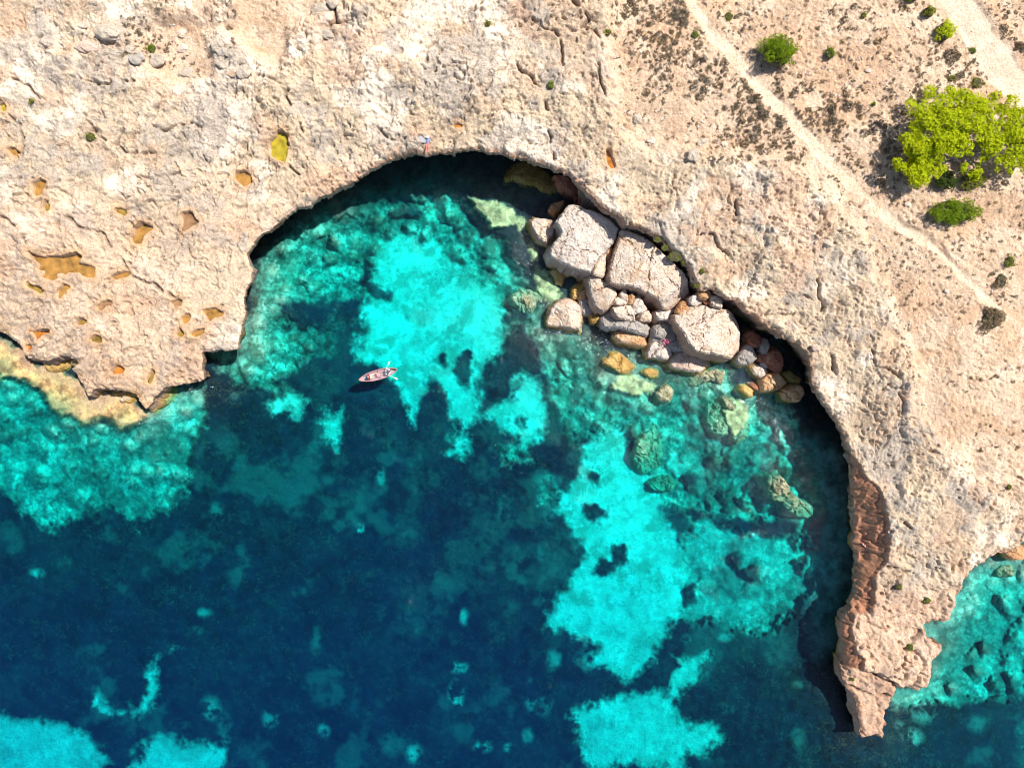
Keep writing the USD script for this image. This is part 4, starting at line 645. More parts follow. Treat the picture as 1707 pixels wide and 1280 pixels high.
def tube(p, r, sides=6):
    p = np.asarray(p, float); t = np.gradient(p, axis=0); t /= np.linalg.norm(t, axis=1, keepdims=True) + 1e-9
    a = np.cross(t, [0.31, .95, .05]); a /= np.linalg.norm(a, axis=1, keepdims=True) + 1e-9; b = np.cross(t, a); ang = np.arange(sides) * 2 * np.pi / sides
    v = p[:, None] + np.asarray(r, float)[:, None, None] * (np.cos(ang)[None, :, None] * a[:, None] + np.sin(ang)[None, :, None] * b[:, None])
    i, j = np.meshgrid(np.arange(len(p) - 1), np.arange(sides), indexing='ij')
    q = np.stack([i * sides + j, i * sides + (j + 1) % sides, (i + 1) * sides + (j + 1) % sides, (i + 1) * sides + j], -1).reshape(-1, 4)
    return v.reshape(-1, 3), np.vstack([q[:, [0, 1, 2]], q[:, [0, 2, 3]]])
def join(ms):
    v, f, o = [], [], 0
    for a, b in ms: v.append(a); f.append(np.asarray(b) + o); o += len(a)
    return np.vstack(v), np.vstack(f)
def clumps(centres, radii, n, size, rg, squash=.75, sp=.6):
    """Leaf sprays on the shells of many overlapping clumps."""
    P, N = [], []
    for c, r in zip(centres, radii):
        k = max(int(n * r * r), 12); d = rg.normal(size=(k, 3)); d[:, 2] = np.abs(d[:, 2]) * 1.1 - .25; d /= np.linalg.norm(d, axis=1, keepdims=True)
        s = rg.uniform(.55, 1.08, (k, 1)); P.append(c + d * s * r * [1, 1, squash]); N.append(d + [0, 0, .6])
    return leaves(np.vstack(P), np.vstack(N), size, rg, sp)
def limb(a, b, r0, r1, rg, bend=.12, k=6):
    a, b = np.asarray(a, float), np.asarray(b, float); t = np.linspace(0, 1, k)[:, None]; L = np.linalg.norm(b - a)
    p = a + (b - a) * t + np.cumsum(rg.normal(size=(k, 3)) * bend * L / k, 0) * np.sin(t * np.pi) + np.array([0, 0, .12 * L]) * np.sin(t * np.pi) * (1 if b[2] > a[2] else 0)
    return tube(p, np.linspace(r0, r1, k))
def inv(px, py, z):                                                     # plan place whose sight line passes at height z
    return at(px, py, z)

# the big pine
rg = np.random.default_rng(5)
g0 = ground(1588, 268)
path = thing('pine_tree', g0, label='large lime green pine spreading at the right border, its grey limbs showing', cat='tree')
lob = [(1540, 186, 24, 5.2), (1572, 172, 26, 5.6), (1600, 165, 22, 5.4), (1628, 172, 26, 5.6), (1652, 182, 20, 5.0), (1530, 212, 22, 4.6), (1558, 205, 26, 5.8), (1592, 200, 28, 6.3), (1625, 205, 26, 6.2), (1655, 212, 22, 5.6), (1680, 190, 24, 5.6), (1705, 195, 26, 5.6), (1735, 205, 28, 5.4), (1690, 222, 24, 5.8), (1718, 236, 26, 5.6), (1540, 240, 24, 4.9), (1572, 232, 24, 5.9), (1604, 232, 20, 5.8), (1660, 240, 22, 5.4), (1688, 255, 22, 5.0), (1708, 266, 20, 4.8), (1678, 272, 14, 4.4), (1552, 262, 17, 3.9), (1585, 250, 14, 5.0), (1526, 234, 14, 3.9), (1640, 262, 7, 4.2), (1560, 286, 13, 3.0), (1628, 288, 12, 2.6), (1606, 278, 8, 3.4), (1545, 275, 16, 3.4), (1532, 258, 14, 3.6), (1612, 190, 16, 6.2), (1512, 252, 12, 3.6), (1500, 275, 12, 3.2), (1536, 270, 14, 3.6), (1612, 252, 9, 5.0), (1648, 250, 10, 5.2), (1600, 240, 17, 5.4), (1582, 240, 15, 5.2), (1560, 250, 15, 4.8), (1642, 230, 15, 5.8)]
C, R = [], []
for px, py, r, z in lob:
    z = z * .47; zz = g0[2] + z; c = inv(px, py, zz); r = r * S * .95; C.append(c); R.append(r * .55)
    for _ in range(9):
        a = rg.uniform(0, 2 * np.pi); q = r * rg.uniform(.3, 1.0); C.append(c + [q * np.cos(a), q * np.sin(a), rg.uniform(-.8, .35) * r * .6]); R.append(r * rg.uniform(.16, .42))
lv = clumps(np.array(C) - g0, R, 360, .26, rg, .55, .5)
put('crown', lv, L_PINE, path)
fork = np.array([0.15, .25, .8]); put('trunk', tube([[0, 0, -.4], [.02, .05, .2], [.1, .15, .5], fork], [.34, .28, .25, .22], 9), '/World/Looks/bark', path)
tips = [(1540, 195, 4.6), (1575, 180, 5.0), (1625, 180, 5.0), (1690, 200, 5.0), (1700, 250, 4.5), (1535, 235, 3.9), (1600, 215, 5.6), (1655, 225, 5.0), (1560, 275, 2.9), (1632, 262, 3.6), (1628, 285, 2.4), (1577, 255, 3.9), (1640, 240, 4.2)]
for px, py, z in tips:
    z = z * .45
    e = inv(px, py, g0[2] + z) - g0; ms = [limb(fork * rg.uniform(.75, 1.0), e, .12, .03, rg)]
    for _ in range(3):
        m_ = fork + (e - fork) * rg.uniform(.4, .8); ms.append(limb(m_, m_ + rg.normal(size=3) * [.9, .9, .4] + [0, 0, .3], .04, .012, rg, k=4))
    put('limb', join(ms), '/World/Looks/bark', path)

def bush(name, label, px, py, rx, ry, hgt, leaf, dens=260, size=.17, cat='bush', seed=0, group=None, stems=True, lobes=16, lift=.0):
    rg = np.random.default_rng(900 + seed); g = ground(px, py); p = thing(name, g - [0, 0, .05], label=label, cat=cat, group=group); rx, ry = rx * S * .9, ry * S * .9
    C, R = [], []
    for k in range(lobes):
        a = k * 2.4; a = a + rg.uniform(-.6, .6); q = math.sqrt((k + .5) / lobes) * rg.uniform(.62, 1.0); C.append([rx * q * np.cos(a), ry * q * np.sin(a), lift + hgt * (.38 + .42 * (1 - q * q)) * rg.uniform(.85, 1.1)]); R.append(min(rx, ry) * rg.uniform(.18, .42))
    put('crown', clumps(np.array(C), R, dens / max(rx * ry, .3) * 2.2, size, rg), leaf, p)
    core = trimesh.creation.icosphere(2); d = core.vertices; core.vertices = d * [rx * .72, ry * .72, hgt * .36] * (1 + .25 * (vnoise(d[:, 0] * 2 + seed, d[:, 1] * 2 + d[:, 2], 5)[:, None] - .5)) + [0, 0, hgt * .36 + lift]
    put('twigs', core, '/World/Looks/twig_core', p)
    if stems: put('stem', join([limb([0, 0, -.1], [rx * .5 * np.cos(a), ry * .5 * np.sin(a), hgt * .6], .06, .02, rg, k=4) for a in (0.3, 1.9, 3.5, 5.0)]), '/World/Looks/bark', p)
    return p
bush('small_tree', 'bright yellow green young pine at the lower left foot of the big pine', 1512, 292, 27, 27, 2.2, L_LIME, 420, .22, 'tree', 1, lobes=22, lift=.25)
bush('bush', 'dark green bush in the shadow under the big pine', 1568, 303, 23, 20, 1.1, L_DARK, 300, .18, 'bush', 2)
bush('bush', 'brownish green open bush at the lower right of the big pine', 1614, 302, 24, 20, 1.2, L_MOSS, 200, .2, 'bush', 3)
bush('bush', 'broad low green bush standing below the big pine', 1582, 356, 45, 24, 1.3, L_BUSH, 700, .2, 'bush', 4, lobes=30)
bush('bush', 'round dark green bush beside the bend of the footpath', 1290, 95, 33, 27, 2.2, L_BUSH, 650, .2, 'bush', 5, lobes=26)
bush('bush', 'small dark green bush right of the round one by the footpath', 1380, 93, 10, 11, .8, L_BUSH, 160, .13, 'bush', 6, lobes=8)
bush('bush', 'lime yellow bush near the dirt track', 1569, 58, 17, 18, 1.3, L_LIME, 330, .16, 'bush', 7, lobes=14)
bush('bush', 'olive bush above the lime yellow one', 1542, 26, 12, 10, 1.0, L_MOSS, 200, .15, 'bush', 8, lobes=9)
bush('bush', 'half hidden green bush at the top border', 1516, -2, 15, 12, 1.2, L_BUSH, 200, .15, 'bush', 9, lobes=9)
bush('dry_bush', 'large round withered brown bush alone on bare soil at the right', 1653, 531, 21, 23, .7, L_BROWN, 420, .2, 'bush', 10, lobes=16)
bush('dry_bush', 'twin brown withered bush above the large round one', 1668, 468, 12, 15, .5, L_BROWN, 200, .16, 'bush', 11, lobes=8)
bush('bush', 'small green bush with brown neighbours near the right border', 1681, 437, 10, 11, .6, L_MOSS, 160, .13, 'bush', 12, lobes=8)
for k, (px, py, rx, ry, lb) in enumerate([(1079, 447, 12, 13, 'round green moss cushion on the long cream slab'), (1122, 430, 17, 12, 'largest green moss cushion by the crack of the cliff edge'), (1093, 402, 10, 8, 'small green moss cushion at the top of the mossy crack'), (1105, 416, 8, 7, 'green moss cushion in the middle of the mossy crack'), (1166, 455, 6, 6, 'tiny moss tuft right of the mossy crack'), (1159, 478, 6, 5, 'tiny moss tuft above the stones at the slab end'), (1138, 440, 6, 7, 'small moss tail below the largest cushion'), (1536, 996, 8, 8, 'olive cushion plant lower on the rocky point'), (1490, 973, 6, 7, 'olive cushion plant higher on the rocky point'), (1507, 1072, 7, 9, 'yellow green plant in the crack of the rocky tip'), (1665, 808, 5, 7, 'small green plant in a hollow by the right border'), (1417, 1128, 5, 4, 'tiny yellow plant on the pink ledge of the tip'), (258, 86, 9, 9, 'green plant among the grey stones at upper left'), (162, 235, 12, 9, 'flat green plant in a crack at upper left'), (68, 178, 6, 6, 'small olive plant at far upper left'), (917, 150, 7, 8, 'small dark plant on bare rock above the cave'), (1011, 62, 8, 7, 'lone yellow green plant near the top centre'), (814, 47, 6, 6, 'tiny green plant at the top centre left'), (1158, 60, 8, 8, 'greenish plant beside the start of the footpath'), (1215, 28, 9, 9, 'green plant right of the footpath at the top'), (1435, 31, 5, 6, 'tiny green plant in the dry field at top right'), (1455, 175, 4, 4, 'tiny green sprig in the dry field left of the pine'), (1625, 140, 10, 12, 'dark green plant just above the big pine'), (1583, 133, 9, 7, 'olive plant up left of the big pine'), (1620, 85, 8, 7, 'olive plant at the edge of the dirt track')]):
    z0 = None
    if (px, py) == (1079, 447) or py in (402, 416, 430, 440): z0 = 5.4
    p = bush('plant', lb, px, py, rx, ry, .35 if rx < 11 else .5, L_MOSS if k % 3 else L_BUSH, 130, .12, 'plant', 20 + k, stems=False, lobes=7)
    for gx_, gy_, h_, poly_, zt in TOPS:
        if gx_.min() < px < gx_.max() and gy_.min() < py < gy_.max() and exact_sdf(poly_, np.array([[px]]), np.array([[py]]))[0, 0] > -.05:
            zq = float(h_[np.argmin(np.abs(gy_[:, 0] - py)), np.argmin(np.abs(gx_[0] - px))]); q = at(px, py, zt); UsdGeom.Xformable(stage.GetPrimAtPath(p)).GetOrderedXformOps()[0].Set(Gf.Vec3d(float(q[0]), float(q[1]), zq - .03)); break

# dry scrub: three kinds of tuft, each stand of the photograph filled with single copies
def tuft(seed, n, r, h, size):
    rg = np.random.default_rng(seed); a = rg.uniform(0, 2 * np.pi, n); q = r * np.sqrt(rg.random(n)); z = h * (1 - (q / r) ** 2) * rg.uniform(.3, 1, n)
    P = np.c_[q * np.cos(a), q * np.sin(a), z]; return leaves(P, np.c_[np.cos(a) * .6, np.sin(a) * .6, np.ones(n)], size, rg, 1.1)
UsdGeom.Scope.Define(stage, '/World/Looks')
protos = []
for k, (n, r, h, sz, mt) in enumerate([(70, .42, .34, .2, L_GREY), (60, .36, .28, .2, L_BROWN), (46, .3, .25, .18, L_GREY)]):
    cp = stage.CreateClassPrim(f'/World/_scrub_kind_{k}') if False else stage.CreateClassPrim(f'/_scrub_kind_{k}')
    cp.SetTypeName('Xform'); usdkit.mesh(stage, f'/_scrub_kind_{k}/twigs', tuft(40 + k, n, r, h, sz), mt); protos.append(cp.GetPath())
ZONES = [((1050, -10, 1150, 45), 1.0), ((1075, 25, 1180, 95), .9), ((1090, 100, 1180, 150), .5), ((1180, 100, 1270, 180), .7), ((1205, 170, 1330, 250), 1.0), ((1270, 150, 1340, 240), .5), ((1350, 140, 1420, 230), .8), ((1400, 60, 1460, 100), .4), ((1410, 200, 1500, 260), .8), ((1500, 130, 1590, 170), .8), ((1540, 85, 1620, 130), .7), ((1470, 300, 1500, 330), .3), ((1650, 15, 1680, 50), .5), ((1680, 35, 1707, 110), 1.0), ((1395, 25, 1440, 50), .5), ((1500, -5, 1520, 15), .6), ((1270, 115, 1330, 135), .8), ((1630, 100, 1645, 125), .5), ((1420, 270, 1470, 290), .3), ((1230, 20, 1260, 60), .4), ((1660, 450, 1690, 500), .3), ((230, 50, 275, 95), 1.0), ((365, 70, 390, 110), .6), ((360, 20, 400, 40), .4), ((270, 10, 290, 30), .3), ((860, 30, 870, 60), .3), ((1220, 225, 1265, 245), .4)]
rg = np.random.default_rng(77); spots_ = []
tot = sum((b - a) * (d - c) * w for (a, c, b, d), w in ZONES)
for (a, c, b, d), w in ZONES:
    k = max(3, int(round(320 * (b - a) * (d - c) * w / tot)))
    cl = np.c_[rg.uniform(a, b, (k + 2) // 3), rg.uniform(c, d, (k + 2) // 3)]
    for _ in range(k):
        q = cl[rg.integers(len(cl))] + rg.normal(size=2) * [13, 11]
        if max(look(sd_path, q[:1], q[1:])[0], look(sd_track, q[:1], q[1:])[0]) < -.25: spots_.append(q)
for n, q in enumerate(spots_[:298]):
    g = ground(*q); kind = int(rg.integers(3)); big = rg.random() ** 2
    path = numbered('/World', 'dry_scrub'); x = UsdGeom.Xform.Define(stage, path); x.AddTranslateOp().Set(Gf.Vec3d(*map(float, g))); x.AddRotateZOp().Set(float(rg.uniform(0, 360))); x.AddScaleOp().Set(Gf.Vec3f(*(float(.45 + .95 * big),) * 3))
    x.GetPrim().GetReferences().AddInternalReference(protos[kind]); x.GetPrim().SetInstanceable(True)
    tag(x.GetPrim(), 'grey brown tuft of dry scrub on the dusty plateau', 'shrub', 'tufts of dry scrub on the dusty soil')

# ground cover and gravel nobody could count
def scatter(name, kinds, mats_, P, scale, rg, label, tilt=0):
    pi = UsdGeom.PointInstancer.Define(stage, numbered('/World', name)); root = pi.GetPath(); tg = []
    for k, (m_, mt) in enumerate(zip(kinds, mats_)): usdkit.mesh(stage, f'{root}/kind_{k}' if False else f'{root}/{"tuft" if "cover" in name else "pebble"}_{k:03d}', m_, mt); tg.append(f'{root}/{"tuft" if "cover" in name else "pebble"}_{k:03d}')
    pi.CreatePrototypesRel().SetTargets([Sdf.Path(t) for t in tg]); n = len(P)
    pi.CreateProtoIndicesAttr(Vt.IntArray.FromNumpy(rg.integers(0, len(tg), n).astype(np.int32))); pi.CreatePositionsAttr(Vt.Vec3fArray.FromNumpy(P.astype(np.float32)))
    pi.CreateScalesAttr(Vt.Vec3fArray.FromNumpy(np.repeat(scale[:, None], 3, 1).astype(np.float32))); h = rg.uniform(0, np.pi, n)
    pi.CreateOrientationsAttr(Vt.QuathArray([Gf.Quath(float(math.cos(a)), 0, 0, float(math.sin(a))) for a in h])); tag(pi.GetPrim(), label, None, None, 'stuff')
def spread(n, keep, seed):
    rg = np.random.default_rng(seed); px, py = rg.uniform(-20, 1727, n * 3), rg.uniform(-20, 1000, n * 3); p = keep(px, py); s_ = rg.random(n * 3) < p
    return px[s_][:n], py[s_][:n]
def onsoil(px, py):
    x, y = plan(px, py); a = sst(-1.5, 1.0, look(sd_soil, px, py)) * (look(sd_land, px, py) > 1); t = np.maximum(look(sd_track, px, py), look(sd_path, px, py))
    return a * (t < -.2) * sst(.42, .62, fbm(x, y, 5, 4, 26))
px, py = spread(3200, onsoil, 3); rg = np.random.default_rng(8); zx, zy = [], []
for (a, c_, b, d), w in ZONES:
    k = int(3600 * (b - a) * (d - c_) * w / tot); ex = .35; zx.append(rg.uniform(a - ex * (b - a), b + ex * (b - a), k)); zy.append(rg.uniform(c_ - ex * (d - c_), d + ex * (d - c_), k))
zx, zy = np.concatenate(zx), np.concatenate(zy); wx_, wy_ = plan(zx, zy); ok = (fbm(wx_, wy_, 1.6, 3, 53) > .47) & (np.maximum(look(sd_path, zx, zy), look(sd_track, zx, zy)) < -.15); px, py = np.r_[px, zx[ok]], np.r_[py, zy[ok]]
scatter('ground_cover', [tuft(50, 16, .16, .12, .13), tuft(51, 14, .14, .1, .12), tuft(52, 12, .12, .1, .12)], [L_BROWN, L_GREY, L_BROWN], ground(px, py), rg.uniform(.6, 1.7, len(px)), rg, 'thin dry ground cover speckling the dusty soil')
def pebble(seed, sub_=1):
    rg = np.random.default_rng(seed); m_ = trimesh.creation.icosphere(sub_); d = m_.vertices; pl_ = rg.normal(size=(16, 3)); pl_ /= np.linalg.norm(pl_, axis=1, keepdims=True); o = rg.uniform(.65, 1.0, 16)
    r = np.min(np.where(d @ pl_.T > .15, o / np.maximum(d @ pl_.T, .15), 9), 1); return trimesh.Trimesh(d * np.minimum(r, 1.05)[:, None] * [1, .8, .62], m_.faces, process=False)
def peb_where(px, py):
    t = np.maximum(look(sd_track, px, py), look(sd_path, px, py)); x, y = plan(px, py)
    return (look(sd_land, px, py) > .6) * np.where(look(sd_soil, px, py) > 0, 1.0, .35) * np.where(t > -.2, .12, 1) * (.25 + .75 * sst(.42, .6, fbm(x, y, 4, 4, 29))) * (look(sd_pool, px, py) < -.3)
px, py = spread(9000, peb_where, 4)
scatter('gravel', [pebble(1), pebble(2), pebble(3), pebble(4)], [mats['cream'], mats['grey'], mats['cream'], mats['darkgrey']], ground(px, py), .045 + .13 * rg.random(len(px)) ** 3, rg, 'loose gravel and stone chips strewn over the plateau')
# single stones
STONES = [(196, 66, 27, 18, 'grey', 'large flat grey stone at upper left, biggest of its group'), (240, 107, 14, 12, 'darkgrey', 'dark stone touching the pale one among the grey stones'), (265, 102, 14, 13, 'grey', 'pale round stone right of the dark one'), (312, 122, 14, 9, 'grey', 'lone grey stone with a dark shadow on pink soil'), (228, 93, 10, 7, 'grey', 'small stone between the flat stone and the dark one'), (205, 97, 9, 6, 'grey', 'little stone below the large flat one'), (160, 88, 20, 11, 'pink', 'pinkish block left of the flat grey stone'), (102, 86, 13, 9, 'cream', 'cream block far left of the flat grey stone'), (152, 52, 9, 6, 'cream', 'cream stone up left of the flat grey stone'), (305, 58, 8, 7, 'cream', 'upper one of two pale stones left of the rubble line'), (305, 80, 9, 9, 'cream', 'lower one of two pale stones left of the rubble line'),
    (372, 82, 10, 14, 'grey', 'top stone of the rubble line at upper left'), (380, 97, 9, 8, 'darkgrey', 'second stone of the rubble line'), (395, 102, 9, 8, 'grey', 'third stone of the rubble line, on its right'), (380, 117, 10, 9, 'grey', 'middle stone of the rubble line'), (395, 129, 12, 10, 'cream', 'largest pale stone low in the rubble line'), (412, 112, 9, 7, 'grey', 'right hand stone of the rubble line'), (418, 133, 11, 11, 'grey', 'last stone of the rubble line'), (364, 82, 6, 6, 'cream', 'small stone left of the rubble line top'),
    (540, 28, 14, 13, 'grey', 'grey stone with a deep shadow at the top'), (563, 14, 12, 12, 'grey', 'stone at the top beside the deep shadow'), (548, 42, 11, 9, 'cream', 'broken stone below the deep shadow at the top'), (551, 66, 13, 9, 'grey', 'grey flat stone casting shade near the top'), (563, 115, 11, 7, 'pink', 'lone pinkish stone in the middle of bare rock'),
    (1150, 266, 10, 13, 'grey', 'white upright stone standing out on the soil'), (1062, 198, 9, 10, 'grey', 'pale stone with a red shadow left of the dry field'), (1052, 187, 6, 5, 'cream', 'small stone above the pale one with a red shadow'), (1033, 218, 8, 8, 'grey', 'greyish stone at the rim of the dry field'), (1170, 238, 10, 7, 'grey', 'pale stone under a scrub tuft near the white stone'), (1085, 238, 8, 6, 'cream', 'cream stone left of the white upright stone'), (1205, 243, 6, 5, 'cream', 'small white stone right of the scrub tuft'), (1027, 94, 8, 5, 'cream', 'white stone near the lone green plant'), (1316, 542, 13, 12, 'pink', 'round stone on the cliff above the overhang at right'), (1350, 581, 9, 7, 'pink', 'small stone near the cliff rim right of the round one'), (1375, 408, 10, 8, 'grey', 'grey stone in the pitted rock at right'), (1424, 346, 5, 4, 'cream', 'tiny white stone left on the footpath end'), (1444, 336, 6, 5, 'cream', 'white stone at the footpath end'), (1458, 396, 6, 6, 'grey', 'white stone below the footpath end'), (1494, 380, 4, 4, 'cream', 'tiny white stone below the big pine'), (1512, 341, 6, 5, 'cream', 'pale stone in the shade of the young pine'), (1445, 120, 5, 4, 'cream', 'white stone in the dry field at top right'), (1248, 20, 6, 5, 'grey', 'white stone right of the footpath at the top'), (1576, 486, 5, 4, 'cream', 'tiny white stone on bare soil at right')]
for n, (px, py, rx, ry, mt, lb) in enumerate(STONES):
    m_ = pebble(300 + n, 3); d = m_.vertices * 1.0; dn = d / np.linalg.norm(d, axis=1, keepdims=True)
    v = d * (1 + .36 * (fbm(dn[:, 0] * 1.0 + n + dn[:, 2], dn[:, 1] - dn[:, 2] * .7, .8, 4, n, .6)[:, None] - .5) * 2); v = v * [rx * S * .95, ry * S * 1.1, (rx + ry) * .5 * S * .85]
    v = v * [1, 1, .75]; put('stone', (v + ground(px, py) + [0, 0, .02], m_.faces), mats[{'grey': 'plainstone', 'darkgrey': 'greystone'}.get(mt, mt)], label=lb, cat='stone', group='loose stones on the plateau')
# ------------------------------------------------------------------ boat, people and small things
print('figures')
def plain(name, c, rough=.7): return M(name, {'g': ('geometry', {}), 'n': ('noise_texture', {'scale': 7.0, 'detail': 3.0}), 'r': ('rgb_ramp', {'ramp': [(.3, tuple(.8 * x for x in c)), (.7, c)]}), 'p': ('principled_bsdf', {'roughness': rough})}, [('g.position', 'n.vector'), ('n.fac', 'r.fac'), ('r.color', 'p.base_color')], 'p.BSDF')
SKIN = plain('skin', (.50, .27, .19)); WHITE = plain('white_cloth', (.78, .76, .74)); REDC = plain('dark_red_cloth', (.24, .02, .03)); BLUE = plain('blue_cloth', (.26, .33, .48)); HAIR = plain('dark_hair', (.05, .025, .015)); BLOND = plain('blond_hair', (.55, .27, .06)); SALMON = plain('salmon_cloth', (.55, .17, .12))
HULL = plain('pink_red_hull', (.55, .10, .08), .4); RIM = plain('pale_pink_rim', (.62, .27, .25), .4); DECK = plain('pale_boat_floor', (.42, .30, .32), .5); SEAT = plain('boat_seat', (.25, .19, .22), .6); COVER = plain('grey_blue_cover', (.30, .38, .48), .6); OAR = plain('white_oar', (.80, .78, .74), .4); GREY = plain('grey_cloth', (.30, .30, .33)); MAG = plain('magenta_cloth', (.45, .06, .16)); DARK = plain('dark_cloth', (.05, .045, .06)); EYE = plain('eyes', (.03, .02, .02), .3); YEL = plain('straw', (.62, .45, .16))
def ball(c, r, seg=12): return manifold3d.Manifold.sphere(float(r), seg).translate(tuple(map(float, c)))
def chain(*pts):
    """Hulls of neighbouring balls (x, y, z, r)."""
    out = []
    for a, b in zip(pts, pts[1:]): out.append(manifold3d.Manifold.batch_hull([ball(a[:3], a[3]), ball(b[:3], b[3])]))
    return out
def fuse(parts, step=.03, rounds=6):
    m_ = manifold3d.Manifold.batch_boolean(parts, manifold3d.OpType.Add).refine_to_length(step).to_mesh()
    t = trimesh.Trimesh(m_.vert_properties[:, :3], m_.tri_verts, process=True); trimesh.smoothing.filter_taubin(t, iterations=rounds); return t
def hand(w, d, up, side, s=1.0):
    """Palm, four unequal bent fingers and a thumb, running along d from wrist w."""
    d = np.asarray(d, float); d /= np.linalg.norm(d); up = np.asarray(up, float); up = up - d * (up @ d); up /= np.linalg.norm(up); sd_ = np.cross(d, up) * side; w = np.asarray(w, float); out = []
    P = lambda a, b, c, r: (*(w + d * a * s + sd_ * b * s - up * c * s), r * s)
    out.append(manifold3d.Manifold.batch_hull([ball(P(x, y, 0, .013)[:3], .013 * s) for x, y in ((.015, -.022), (.015, .022), (.085, -.036), (.085, .036))]))
    for y, l in ((-.034, .062), (-.011, .074), (.012, .070), (.034, .055)): out += chain(P(.08, y, 0, .0095), P(.08 + .55 * l, y * 1.1, .012, .009), P(.08 + .95 * l, y * 1.12, .036, .008))
    out += chain(P(.03, .03, 0, .012), P(.065, .062, .012, .0105), P(.095, .066, .028, .009)); return out
def mirror(p, sgn): return np.asarray(p, float) * [1, sgn, 1]
def person(name, label, loc, rz, J, clothes, hair, hairmat, group):
    """J: joints in the person's own frame (x ahead, y left). clothes: (name, which limbs, extra radius, material)."""
    path = thing(name, loc, rz, label=label, cat='person', group=group); a = lambda k: np.asarray(J[k], float)
    pel, che, nec, hd = a('pelvis'), a('chest'), a('neck'), a('head'); face = np.asarray(J['face'], float); face /= np.linalg.norm(face)
    torso = [manifold3d.Manifold.batch_hull([ball(pel + [0, y, 0], .105) for y in (-.07, .07)] + [ball((pel + che) / 2 + [0, y, 0], .10) for y in (-.05, .05)]),
             manifold3d.Manifold.batch_hull([ball((pel + che) / 2 + [0, y, 0], .10) for y in (-.05, .05)] + [ball(che + [0, y, 0], .10) for y in (-.08, .08)] + [ball(a('sho' + k) * 1.0, .06) for k in 'LR'])]
    arms, legs, ext = {}, {}, []
    for k, sgn in (('L', 1), ('R', -1)):
        arms[k] = chain((*a('sho' + k), .056), (*a('elb' + k), .042)), chain((*a('elb' + k), .042), (*a('wri' + k), .030))
        legs[k] = chain((*(pel + [0, .09 * sgn, 0]), .095), (*a('kne' + k), .062)), chain((*a('kne' + k), .062), (*(a('kne' + k) * .6 + a('ank' + k) * .4), .058), (*a('ank' + k), .040))
        ext += chain((*a('ank' + k), .042), (*(a('ank' + k) + a('foot' + k) * .6), .040), (*(a('ank' + k) + a('foot' + k)), .028))
        ext += hand(a('wri' + k), J['hand' + k], J.get('palm' + k, (0, 0, 1)), sgn)
    up = hd - nec; up /= np.linalg.norm(up)
    head = chain((*nec, .058), (*(nec + up * .06), .055)) + [manifold3d.Manifold.batch_hull([ball(hd + up * .035, .092), ball(hd + face * .028 - up * .03, .078), ball(hd + face * .045 - up * .085, .042)]), ball(hd + face * .103 - up * .025, .016), ball(hd + face * .088 - up * .062, .017)]
    ear = np.cross(up, face); head += [ball(hd + ear * s_ * .092 - up * .01, .02) for s_ in (-1, 1)]
    body = torso + head + ext + sum([arms[k][0] + arms[k][1] + legs[k][0] + legs[k][1] for k in 'LR'], [])
    put('body', fuse(body, .025, 4), SKIN, path, smooth=True)
    for nm, what, mt in clothes:
        parts = []
        if 'torso' in what: parts += [torso[0].translate((0, 0, 0)), torso[1]]
        if 'sleeves' in what: parts += arms['L'][0] + arms['R'][0]
        if 'hips' in what: parts += [torso[0]]
        if 'thighs' in what: parts += legs['L'][0] + legs['R'][0]
        if 'shins' in what: parts += legs['L'][1] + legs['R'][1]
        t = fuse(parts, .03, 3); t.vertices = t.vertices + t.vertex_normals * .018; put(nm, t, mt, path, smooth=True)
    if hair:
        h = trimesh.creation.icosphere(3, .108); v = h.vertices; keep = (v @ face < .045) | (v @ up > .07); h.update_faces(keep[h.faces].all(1)); h.remove_unreferenced_vertices(); h.vertices = h.vertices * (1 + .06 * vnoise(h.vertices[:, 0] * 40, h.vertices[:, 1] * 40 + h.vertices[:, 2] * 30, 3)[:, None]) + hd + up * .03 - face * .012
        put('hair', h, hairmat, path, smooth=True)
    for s_ in (-1, 1):
        e = trimesh.creation.icosphere(1, .012); e.apply_translation(hd + face * .092 + ear * s_ * .034 + up * .005); put('eye', e, EYE, path, smooth=True)
    return path, hd, up, face

# rowing boat: 4.6 m, both ends pointed
BX, BY, BZ, BR = *at(631, 624.5, .2)[:2], 0.0, 15.5
boat = thing('rowing_boat', (BX, BY, BZ), BR, label='slim pink and white rowing boat with two people drifting over the sand edge', cat='boat')
LB = 2.3
def half(u): return .56 * (1 - np.abs(u) ** 2.3) ** .8 + .012                         # half beam along u = -1 .. 1
u = np.linspace(-1, 1, 49); shear = .34 + .16 * np.abs(u) ** 2.5
def loft(rows, close=False):
    rows = np.array(rows); n, m_ = rows.shape[:2]; i, j = np.meshgrid(np.arange(n - 1), np.arange(m_ - (0 if close else 1)), indexing='ij'); q = np.stack([i * m_ + j, i * m_ + (j + 1) % m_, (i + 1) * m_ + (j + 1) % m_, (i + 1) * m_ + j], -1).reshape(-1, 4); return rows.reshape(-1, 3), np.vstack([q[:, [0, 1, 2]], q[:, [0, 2, 3]]])
prof = [(1.0, 1.0), (.98, .7), (.90, .35), (.72, .05), (.40, -.12), (0, -.17)]
outer, inner = [], []
for x, sh in zip(u, shear):
    w = half(x); ring = [(LB * x, w * a, sh * b if b > 0 else b + .12 * abs(x) ** 3) for a, b in prof]; outer.append(ring + [(p, -q, r) for p, q, r in ring[-2::-1]])
    ring = [(LB * x * .985, max(w - .035, .002) * a, max(sh * b if b > 0 else b + .12 * abs(x) ** 3, -.10) + (.03 if b < 1 else 0)) for a, b in prof]; inner.append(ring + [(p, -q, r) for p, q, r in ring[-2::-1]])
put('hull', loft(outer), HULL, boat, smooth=40); v_, f_ = loft(inner); put('inner_lining', (v_, f_[:, ::-1]), DECK, boat, smooth=40)
